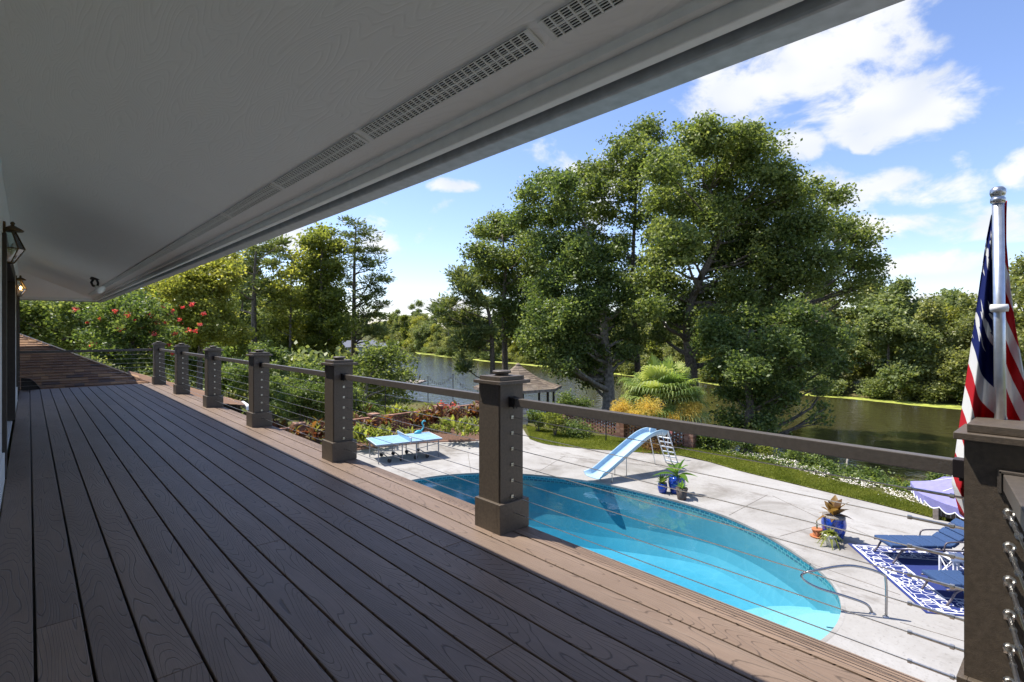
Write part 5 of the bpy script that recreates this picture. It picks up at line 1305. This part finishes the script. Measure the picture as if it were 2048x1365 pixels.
pale = z1([(1000, 262, 52), (930, 290, 62), (850, 312, 52), (1030, 322, 52), (900, 370, 82), (800, 380, 72), (990, 400, 72), (720, 430, 62), (880, 470, 82), (1000, 500, 72), (780, 510, 62), (950, 570, 72), (850, 590, 62), (1050, 580, 60), (640, 400, 50), (700, 360, 40)], *ZL)
tree('crape_myrtle', 'large pale yellow-green crape myrtle beyond the far railing posts', 'tree', at(400, 760, 25) + Vector((0, 0, -2.4)), [(400, 720), (405, 650), (400, 600)], 25, pale, 'leaf_yellow', .15, dens=16, per=26, crad=.24, trad=.16, spread=1.5, seed=16, maxn=75000, fill=5)
red = z1([(560, 440, 60), (640, 470, 60), (480, 480, 60), (420, 520, 60), (560, 540, 70), (660, 560, 60), (480, 610, 60), (580, 640, 60), (680, 640, 52), (420, 680, 52), (520, 720, 52), (620, 720, 52), (700, 500, 50), (740, 590, 50), (360, 600, 45)], *ZL)
rt = tree('crape_myrtle', 'crape myrtle dotted with red blossom above the shingled roof', 'tree', at(260, 760, 20) + Vector((0, 0, -2.9)), [(262, 720), (270, 650), (265, 610)], 20, red, 'leaf_shrub', .12, dens=19, per=20, crad=.22, trad=.1, spread=1.2, seed=17, maxn=60000, shell=1.6)
# blossom heads
rngb = np.random.default_rng(30); pos = []
for px, py in [(220, 705), (312, 644), (330, 646), (334, 628), (345, 622), (365, 615), (383, 610), (378, 660), (391, 662), (309, 668), (150, 620), (230, 622), (175, 646), (408, 628), (350, 668), (300, 630), (418, 712), (345, 708), (385, 608), (270, 640), (320, 690), (240, 660), (200, 640), (285, 655), (338, 690), (360, 640), (400, 650), (255, 630), (325, 615), (300, 700), (185, 690)]:
    c = np.array(tuple(at(px, py, 18.6 + rngb.random()))); pos.append(c + rngb.normal(size=(28, 3)) * np.array([.055, .055, .045]) * rngb.uniform(.35, 1.1))
pos = np.concatenate(pos); a, s_ = rand_frames(rngb, len(pos), .3)
link('blossom', leaf_mesh('blossom', pos - np.array(tuple(rt.location)), a, s_, .06, .05, rngb.random(len(pos))), 'flower_red', rt)
tree('evergreen_tree', 'shadowy broadleaf tree at the far left above the roof ridge', 'tree', at(110, 740, 24) + Vector((0, 0, -2.5)), [(112, 690), (115, 640)], 24,
     z1([(60, 480, 80), (160, 465, 75), (270, 480, 75), (350, 455, 50), (120, 570, 80), (220, 580, 75), (320, 570, 75), (30, 590, 60), (240, 640, 60), (-60, 500, 70), (-60, 600, 70), (100, 640, 60)], *ZL), 'leaf_oak', .16, dens=13, per=24, crad=.3, trad=.2, spread=1.5, seed=18, maxn=52000, fill=3)
tree('river_birch', 'small airy tree with forked branches over the river edge right of the lone pine', 'tree', at(728, 800, 33) + Vector((0, 0, -1.2)), [(735, 765), (750, 740), (765, 720)], 33,
     [(780, 700, 20), (803, 716, 18), (760, 722, 20), (815, 745, 12), (790, 752, 20), (740, 750, 22), (770, 772, 24), (803, 782, 15), (720, 722, 18), (740, 790, 24), (812, 800, 8), (750, 698, 14), (700, 760, 22), (770, 810, 14), (822, 765, 8)], 'leaf_oak', .19, dens=9, per=16, crad=.34, trad=.13, spread=1.4, seed=19, maxn=18000, bark='bark_pale')

# ---- shrubs
def shrub(px, py, d, rpx, label, mat, size=.13, seed=1, maxn=9000, group=None, n_=5, name='shrub', zb=None, tall=1.0):
    rng = np.random.default_rng(seed); sc = d / F; r = rpx * sc; c = at(px, py, d)
    zg = zb if zb is not None else min(c.z - r * .8, float(height(c.x, c.y)))
    blobs = [(c + Vector((rng.uniform(-.6, .6) * r, rng.uniform(-.6, .6) * r, rng.uniform(-.5, .5) * r * tall)), r * rng.uniform(.5, .72)) for _ in range(n_)]
    root = empty(name, (c.x, c.y, zg), label, 'shrub', group)
    m_ = MB(); b0 = Vector((c.x, c.y, zg - .1))
    for q, rr in blobs: m_.tube([b0, b0.lerp(q, .5) + Vector((0, 0, .1)), q], [.03, .02, .008], 5, False)
    m_.build('stems', 'bark', root, fix=False)
    pos, a, s_, ln, wd, rn = cloud_leaves(rng, blobs, 9 * (.16 / size) ** 2 / max(r, .4) ** .3, .16, 18, size, 'broad', .7, 2.2, maxn)
    link('foliage', leaf_mesh('foliage', pos - np.array((c.x, c.y, zg)), a, s_, ln, wd, rn), mat, root)
    return root
shrub(606, 806, 24.6, 52, 'big rounded light green bush above the left brick pillar', 'leaf_shrub', .1, 21, 22000, n_=9)
for k, (px, py, d, r, m_, lab) in enumerate([
    (545, 790, 27, 40, 'leaf_oak_dark', 'dark bush left of the big rounded bush, behind the fourth post'),
    (500, 760, 29, 45, 'leaf_oak_dark', 'dark bush low behind the third railing bay'), (640, 760, 30, 45, 'leaf_oak_dark', 'dark glossy bush above the fifth post'),
    (690, 810, 28, 45, 'leaf_oak_dark', 'dark bush just right of the fifth post'), (740, 830, 29, 28, 'leaf_oak_dark', 'low dark bush below the airy forked tree'),
    (450, 770, 30, 40, 'leaf_oak_dark', 'dark bush behind the gutter corner of the low roof'), (525, 715, 34, 32, 'leaf_oak_dark', 'rounded dark green bush at the foot of the trunk pine'),
    (600, 740, 38, 40, 'leaf_bright', 'sunny yellow-green bush at the foot of the bright spire tree'), (560, 700, 42, 40, 'leaf_bright', 'sunny bush right of the pine trunk'),
    (470, 690, 40, 40, 'leaf_bright', 'sunlit bush left of the pine trunk'), (430, 720, 32, 40, 'leaf_shrub', 'green bush above the second and third posts'),
    (380, 740, 26, 35, 'leaf_oak_dark', 'dark bush behind the second post'), (330, 720, 24, 32, 'leaf_shrub', 'leggy green bush beside the farthest post'),
    (680, 745, 40, 35, 'leaf_shrub', 'bush at the foot of the lone pine'), (640, 700, 44, 40, 'leaf_bright', 'bright low foliage beneath the spire tree')]):
    shrub(px, py, d, r, lab, m_, .16 if d > 28 else .13, 40 + k, 9000)
# shoreline plants along the near bank
bank = [(1150, 850, 25, 30, 'leaf_oak_dark'), (1110, 842, 25, 20, 'leaf_bright'), (1075, 838, 26, 18, 'leaf_shrub'), (1125, 808, 29, 26, 'leaf_oak_dark'), (1160, 815, 29, 22, 'leaf_shrub'),
        (1410, 880, 22.5, 22, 'leaf_shrub'), (1445, 885, 22.2, 20, 'leaf_oak_dark'), (1490, 890, 21.8, 22, 'leaf_shrub'), (1530, 905, 21.4, 20, 'leaf_bright'), (1575, 915, 21, 22, 'leaf_shrub'), (1615, 925, 20.6, 24, 'leaf_oak_dark'),
        (1650, 935, 20.2, 20, 'leaf_shrub'), (1690, 945, 19.8, 26, 'leaf_oak_dark'), (1735, 955, 19.4, 28, 'leaf_shrub'), (1775, 965, 19.1, 20, 'leaf_oak_dark'), (1800, 975, 18.8, 14, 'leaf_bright'), (1835, 985, 18.6, 16, 'leaf_shrub'), (1870, 955, 19.5, 24, 'leaf_oak_dark')]
blab = ['deep green broad bush by the right brick wall', 'lime green clipped bush on the lawn edge', 'small bush at the left end of the lawn', 'dark bush beside the gazebo', 'taller leafy bush right of the gazebo',
        'bright bush beside the brick wall end pillar', 'dark bush second along the bank from the brick pillar', 'leafy bush third along the bank from the brick pillar', 'yellow-green bush on the bank beneath the leaning tree', 'leafy bush on the bank just right of the leaning tree',
        'dark sparse bush rising against the shining water', 'small green bush on the bank left of the driftwood', 'dark bush on the bank at the driftwood', 'largest bright bush on the bank above the canna pot', 'dark bush on the bank left of the parasol', 'tiny lime bush on the bank left of the parasol', 'grassy bush closest to the parasol', 'dark bush behind the top of the parasol']
for k, ((px, py, d, r, m_), lab) in enumerate(zip(bank, blab)):
    shrub(px, py, d, r * (.72 if k > 6 else 1), lab, m_, .105, 70 + k, 4500, 'bushes along the river bank' if k > 4 else 'bushes round the lawn', 5, 'bank_shrub', tall=1.2)
dwp = [at(1690, 918, 20.6), at(1720, 922, 20.4), at(1750, 926, 20.3)]
o = MB(); o.tube([at(1693, 935, 20.4), at(1696, 915, 20.5), at(1705, 910, 20.6)], [.05, .04, .02], 6); o.tube([at(1696, 918, 20.5), at(1725, 922, 20.5), at(1752, 921, 20.6)], [.045, .035, .015], 6); o.tube([at(1725, 922, 20.5), at(1742, 912, 20.8)], [.02, .008], 5)
tag(o.build('driftwood', 'bark_pale'), 'bleached driftwood branch lying on the river bank', 'driftwood')
# low weeds carpeting the bank slope
npnt = 15000; yv = RNG.uniform(-3, 14, npnt); xv = xb(yv) - RNG.uniform(.0, 3.0, npnt) ; zv = height(xv, yv)
a, s_ = rand_frames(RNG, npnt, .8); o = link('bank_weeds', leaf_mesh('bank_weeds', np.stack([xv, yv, zv + RNG.random(npnt) ** 2.5 * .28], 1), a, s_, .12, .07, RNG.random(npnt)), 'leaf_shrub')
tag(o, 'low weeds and creepers covering the river bank slope', 'weeds', kind='stuff')

# ---- cannas and bedding plants
def canna_mesh(seed, n_, hgt, ln, wd):
    pr_ = random.Random(seed); m_ = MB()
    for i in range(n_):
        az = pr_.random() * 6.283; x, y = pr_.uniform(-.2, .2), pr_.uniform(-.2, .2); z = pr_.uniform(.05, hgt)
        big_leaf(m_, (x, y, z), az, ln * pr_.uniform(.8, 1.2), wd * pr_.uniform(.8, 1.2), pr_.uniform(.6, 1.3), pr_.uniform(.1, .4), pr_.random(), 4)
    me = m_.mesh('leaves'); return me
cm = [canna_mesh(s0, 20, .75, .45, .16) for s0 in (1, 2, 3)]; ym = [canna_mesh(s0, 60, .22, .2, .06) for s0 in (4, 5)]
for me in cm: me.materials.append(M['leaf_canna'])
for me in ym: me.materials.append(M['leaf_bright'])
stem = MB(); stem.tube([(0, 0, 0), (.02, 0, .45)], .01, 5); stem.tube([(.1, .1, 0), (.12, .1, .5)], .01, 5); stem.tube([(-.1, .05, 0), (-.12, .03, .4)], .01, 5); sme = stem.mesh('stems'); sme.materials.append(M['bark'])
rb = random.Random(21); k = 0
cl_lab = 'bronze canna before the brick wall'; cl2 = 'bronze canna behind the brick wall'; cl3 = 'lime-green bedding plant'
def plantit(name, lab, me, x, y, z, grp, sc_, cat='plant'):
    k_ = sum(x > q for q in (8.7, 10.4, 12.3, 14.1, 16.1, 17.6)); lab += ', ' + ('left of the leftmost visible pillar', 'just right of the leftmost visible pillar', 'just left of the pillar behind the table', 'just right of the pillar behind the table', 'midway to the red flowers', 'beside the red-flower pillar', 'towards the gazebo')[k_]
    r = empty(name, (x, y, z), lab, cat, grp, rz=rb.random() * 6.28); r.scale = (sc_,) * 3
    link('leaves', me, None, r)
    if name == 'canna': link('stems', sme, None, r)
    return r
for i in range(20):
    plantit('canna', cl_lab, rb.choice(cm), rb.uniform(8.2, 18.6), rb.uniform(22.2, 22.95), .06, 'cannas in the flower bed', rb.uniform(.85, 1.25))
for i in range(20):
    plantit('canna', cl2, rb.choice(cm), rb.uniform(7.5, 19), rb.uniform(24.0, 26.0), -.25, 'cannas behind the brick wall', rb.uniform(.9, 1.35))
for i in range(11):
    x = rb.uniform(9.0, 18.4); plantit('bedding_plant', cl3, rb.choice(ym), x, 20.9 + rb.uniform(0, .9) - (x - 9) * .02, .06, 'lime bedding plants in the flower bed', rb.uniform(.9, 1.7))
for i, (px, py, d) in enumerate([(790, 828, 27.5), (808, 830, 27.5), (870, 822, 29), (720, 868, 22.4), (735, 880, 22.0), (765, 872, 22.6), (905, 855, 23.6), (935, 865, 23.2)]):
    c = at(px, py, d); plantit('bedding_plant', 'lime-green mound', ym[i % 2], c.x, c.y, c.z - .3, 'lime mounds beside the wall', 2.3)
rr_ = np.random.default_rng(77)
for i, (px, py, d) in enumerate([(886, 812, 28.5), (906, 815, 28.5)]):
    c = np.array(tuple(at(px, py, d))); pos = c + rr_.normal(size=(60, 3)) * np.array([.16, .16, .1]); a, s_ = rand_frames(rr_, 60)
    r = empty('red_flower', (c[0], c[1], c[2] - .7), ['red flower spray just right of the third brick pillar', 'smaller red flower spray farther right of the third brick pillar'][i], 'flower')
    link('petals', leaf_mesh('petals', pos - np.array(tuple(r.location)), a, s_, .12, .09, rr_.random(60)), 'flower_red', r)
    o = MB(); o.tube([r.location, Vector(c.tolist())], .012, 5); o.build('stem', 'leaf_shrub', r)
# dry clump under the slide ladder
rr_ = np.random.default_rng(78); c = np.array(tuple(ground(1315, 900))); pos = c + rr_.normal(size=(900, 3)) * np.array([.4, .3, .12]) + np.array([0, 0, .15]); pos[:, 2] = np.abs(pos[:, 2])
a, s_ = rand_frames(rr_, 900); r = empty('dry_shrub', c, 'reddish-brown dry shrub clump behind the slide', 'shrub'); link('twigs', leaf_mesh('twigs', pos - c, a, s_, .2, .04, rr_.random(900)), 'leaf_croton', r)

# ================================================================ PALM
pc_ = at(1325, 796, 24.5); zg = float(height(pc_.x, pc_.y))
pm = empty('palm_tree', (pc_.x, pc_.y, zg), 'squat fan palm with yellow fruit sprays behind the brick wall', 'palm')
o = MB(); o.tube([(pc_.x, pc_.y, zg - .2), (pc_.x + .03, pc_.y, pc_.z - .2)], [.3, .25], 12); o.build('trunk', 'bark', pm, smooth=True)
fr = MB(); rp = random.Random(8)
for i in range(84):
    el = math.asin(rp.uniform(-.35, .98)); az = rp.random() * 6.283
    d0 = Vector((math.cos(az) * math.cos(el), math.sin(az) * math.cos(el), math.sin(el)))
    pl0 = rp.uniform(.8, 1.35); hub = pc_ + d0 * pl0 + Vector((0, 0, -.12 * (1 - el)))
    fr.tube([pc_, hub], [.02, .012], 4, False)
    sd_ = d0.cross(Vector((0, 0, 1))).normalized(); up = sd_.cross(d0); rv_ = rp.random()
    nlf = 22
    for j in range(nlf):
        t = (j / (nlf - 1) - .5) * 2 * 1.75
        dd = (d0 * math.cos(t) + sd_ * math.sin(t) + up * .22).normalized(); ln = rp.uniform(1.05, 1.35) * (1 - .25 * abs(t) / 1.75)
        w_ = .045; sv = dd.cross(up).normalized() * w_
        p1 = hub + dd * ln * .5 + Vector((0, 0, -.02)); p2 = hub + dd * ln * .8 - Vector((0, 0, .16 * ln)); p3 = hub + dd * ln * .95 - Vector((0, 0, .42 * ln))
        fr.add([hub - sv * .4, hub + sv * .4, p1 + sv, p1 - sv, p2 + sv * .7, p2 - sv * .7, p3], [(0, 1, 2, 3), (3, 2, 4, 5), (5, 4, 6)], .7 * rv_ + .3 * rp.random())
fr.build('fronds', 'leaf_palm', pm, fix=False)
rr_ = np.random.default_rng(5)
for k, (px, py, dd, rx) in enumerate([(1245, 812, -.9, 20), (1297, 812, -1.9, 24), (1375, 822, -1.6, 22), (1268, 830, -1.4, 14), (1345, 835, -1.8, 14), (1235, 825, -.8, 14), (1390, 812, -1.2, 12)]):
    c = np.array(tuple(at(px, py, 24.5 + dd))); n_ = 1500; rm3 = rx * 24 / F
    u = unit(rr_.normal(size=(n_, 3))); pos = c + u * (rr_.random(n_)[:, None] ** .8) * rm3 * np.array([1.25, 1.25, .95]) + np.array([0, 0, -.12]) * rr_.random(n_)[:, None]; a = unit(u + np.array([0, 0, -.5]) + rr_.normal(size=(n_, 3)) * .5); s_ = unit(np.cross(a, rr_.normal(size=(n_, 3))))
    link('fruit_spray', leaf_mesh('fruit_spray', pos - np.array((pc_.x, pc_.y, zg)), a, s_, .15, .02, rr_.random(n_)), 'fruit_stalk', pm)

# ================================================================ FAR BANK TREES (shared meshes, one object each)
def far_proto(seed, h, w_, kind, mat):
    rng = np.random.default_rng(seed); blobs = []
    if kind == 'round':
        for _ in range(22):
            z = h * rng.uniform(.06, .92); wr = w_ * .5 * math.sin(math.pi * min(1, max(.1, (z / h + .05) / 1.0))) ** .5
            t = rng.random() * 6.28; q = rng.random() ** .5 * wr; blobs.append((Vector((q * math.cos(t), q * math.sin(t), z)), w_ * rng.uniform(.14, .24)))
    elif kind == 'spire':
        for _ in range(22):
            z = h * rng.uniform(.05, .97); wr = w_ * .5 * (1.05 - z / h)
            t = rng.random() * 6.28; q = rng.random() ** .5 * wr; blobs.append((Vector((q * math.cos(t), q * math.sin(t), z)), w_ * rng.uniform(.12, .2)))
    else:
        for _ in range(12):
            z = h * rng.uniform(.0, .8); t = rng.random() * 6.28; q = rng.random() ** .5 * w_ * .45; blobs.append((Vector((q * math.cos(t), q * math.sin(t), z)), w_ * rng.uniform(.14, .22)))
    m_ = MB(); tr = [Vector((0, 0, -.5)), Vector((.1, 0, h * .4)), Vector((0, .1, h * .85))]; m_.tube(tr, [.2 if kind != 'bush' else .06, .15 if kind != 'bush' else .04, .04], 6)
    if kind != 'bush': limbs(m_, rng, catmull(tr, 4), [.2] * 5 + [.1] * 4, blobs[::2], .07, 4)
    tm = m_.mesh('trunk'); tm.materials.append(M['bark_pale' if seed % 2 else 'bark'])
    sz = .36 if kind != 'bush' else .28
    pos, a, s_, ln, wd, rn = cloud_leaves(rng, blobs, 5.0, .42, 16, sz, 'broad', .55, 2.0, 17000)
    cm_ = leaf_mesh('crown', pos, a, s_, ln, wd, rn); cm_.materials.append(M[mat])
    return tm, cm_
protos = {'round': [far_proto(s0, 11, 7.5, 'round', m_) for s0, m_ in ((101, 'leaf_far'), (102, 'leaf_far_dark'), (103, 'leaf_yellow'), (104, 'leaf_far'))],
          'spire': [far_proto(s0, 13, 5.0, 'spire', m_) for s0, m_ in ((111, 'leaf_far'), (112, 'leaf_far_dark'), (113, 'leaf_bright'))],
          'bush': [far_proto(s0, 2.6, 4.0, 'bush', m_) for s0, m_ in ((121, 'leaf_far'), (122, 'leaf_far_dark'))]}
rf_ = random.Random(14)
def zone(px):
    for lim, tx in ((120, 'above the shingled roof ridge'), (250, 'above the red-flowered crape myrtle'), (400, 'above the farthest railing posts'), (520, 'beside the trunk pine'), (640, 'left of the bright spire tree'), (760, 'beside the lone pine'), (860, 'left of the river gap'), (920, 'at the head of the river'), (1000, 'left of the gazebo'), (1100, 'behind the gazebo'),
                    (1230, 'left of the pale oak trunk'), (1300, 'behind the slender trunk'), (1420, 'behind the palm'), (1540, 'behind the vine-draped tree'), (1640, 'just right of the vine-draped tree'), (1720, 'by the dead snag'), (1800, 'midway between snag and flag'), (1900, 'just left of the flag')):
        if px < lim: return tx
    return 'behind the flag'
def put(kind, x, y, sc_, label, group, name, idx=None):
    if idx is None: idx = rf_.randrange(len(protos[kind]))
    tm, cm_ = protos[kind][idx]
    if group:
        tone = {'round': ('mid-green', 'dark green', 'yellowish', 'olive'), 'spire': ('olive', 'dark green', 'bright green'), 'bush': ('olive', 'dark green')}[kind][idx]
        shp = {'round': 'rounded', 'spire': 'narrow', 'bush': 'low'}[kind]
        dd_ = x * SN + y * CS
        label = '%s %s %s %s' % (tone, shp, label, zone(CX + F * (x * CS - y * SN) / dd_))
    r = empty(name, (x, y, float(height(x, y)) - .1), label, 'shrub' if kind == 'bush' else 'tree', group, rz=rf_.random() * 6.28)
    r.scale = (sc_ * rf_.uniform(.9, 1.1), sc_ * rf_.uniform(.9, 1.1), sc_ * rf_.uniform(.88, 1.15))
    link('trunk', tm, None, r); link('crown', cm_, None, r); return r
def inview(x, y, m_=120):
    d = x * SN + y * CS
    if d < 5: return False
    px = CX + F * (x * CS - y * SN) / d
    return -m_ < px < 2048 + m_
y = -14.0
while y < 150:
    f0 = float(xf(y)); dist = math.hypot(f0, y); step = 1.0 + dist / 90
    for row, (o0, o1) in enumerate(((1.5, 3.5), (5, 9), (11, 17))):
        if row == 2 and rf_.random() < .35: continue
        x = f0 + rf_.uniform(o0, o1); yy_ = y + rf_.uniform(-1.4, 1.4)
        if inview(x, yy_): put(rf_.choice(('round', 'spire', 'round')), x, yy_, rf_.uniform(.62, .86) + .1 * row, ('tree lining the far bank', 'tree second row on the far bank', 'tree deep in the far bank wood')[row], 'trees of the far bank wood', 'far_bank_tree')
    if inview(f0, y): put('bush', f0 + rf_.uniform(.2, 1.4), y, rf_.uniform(.7, 1.15), 'bush at the far bank waterline', 'bushes along the far bank waterline', 'far_bank_bush')
    y += step * rf_.uniform(2.1, 3.0)
put('round', 71, 15.5, 1.12, 'tallest rounded tree standing above the far bank wood at right', None, 'tall_far_tree', 1)
put('round', 70, 3.5, 1.15, 'tall dark tree behind the flag on the far bank', None, 'tall_far_tree', 3)
# closing woods at the river's far end and the left bank
for _ in range(46):
    t = rf_.random(); y = 150 + 160 * t; x = float(xf(y)) + rf_.uniform(2, 25)
    if inview(x, y): put(rf_.choice(('round', 'spire')), x, y, rf_.uniform(.9, 1.25), 'distant tree at the river bend', 'distant trees at the river bend', 'distant_tree')
for _ in range(40):
    y = rf_.uniform(150, 340); x = float(xb(y)) - rf_.uniform(1, 40)
    if inview(x, y): put(rf_.choice(('round', 'spire')), x, y, rf_.uniform(.9, 1.3), 'distant tree on the left bank', 'distant trees on the left bank', 'distant_tree')
for _ in range(16):
    y = rf_.uniform(320, 420); x = rf_.uniform(150, 260); put('round', x, y, rf_.uniform(1.2, 1.5), 'distant tree at the river bend', 'distant trees at the river bend', 'distant_tree')
for _ in range(46):                                   # woods on the near left, behind the named trees
    px = rf_.uniform(40, 700); d = rf_.uniform(52, 95); c = at(px, 661, d)
    if c.x < float(xb(c.y)) - 4: put(rf_.choice(('round', 'spire', 'round')), c.x, c.y, rf_.uniform(.75, 1.15), 'tree in the left background woods', 'trees of the left background woods', 'woodland_tree')
for _ in range(26):
    px = rf_.uniform(60, 690); d = rf_.uniform(36, 52); c = at(px, 700, d)
    if c.x < float(xb(c.y)) - 2: put('bush', c.x, c.y, rf_.uniform(.9, 1.6), 'undergrowth bush', 'undergrowth bushes at the left', 'undergrowth')
for k, (px, py0, py1, d) in enumerate([(1672, 700, 600, 66)]):
    b0 = at(px, 760, d); o = MB(); o.tube([b0, at(px, 660, d), at(px + 2, 618, d)], [.12, .09, .03], 6); o.tube([at(px + 1, 640, d), at(px - 12, 615, d)], [.05, .01], 5); o.tube([at(px + 1, 635, d), at(px + 6, 612, d)], [.04, .01], 5)
    tag(o.build('dead_snag', 'bark_pale'), 'bare dead snag poking above the far bank trees', 'dead tree')
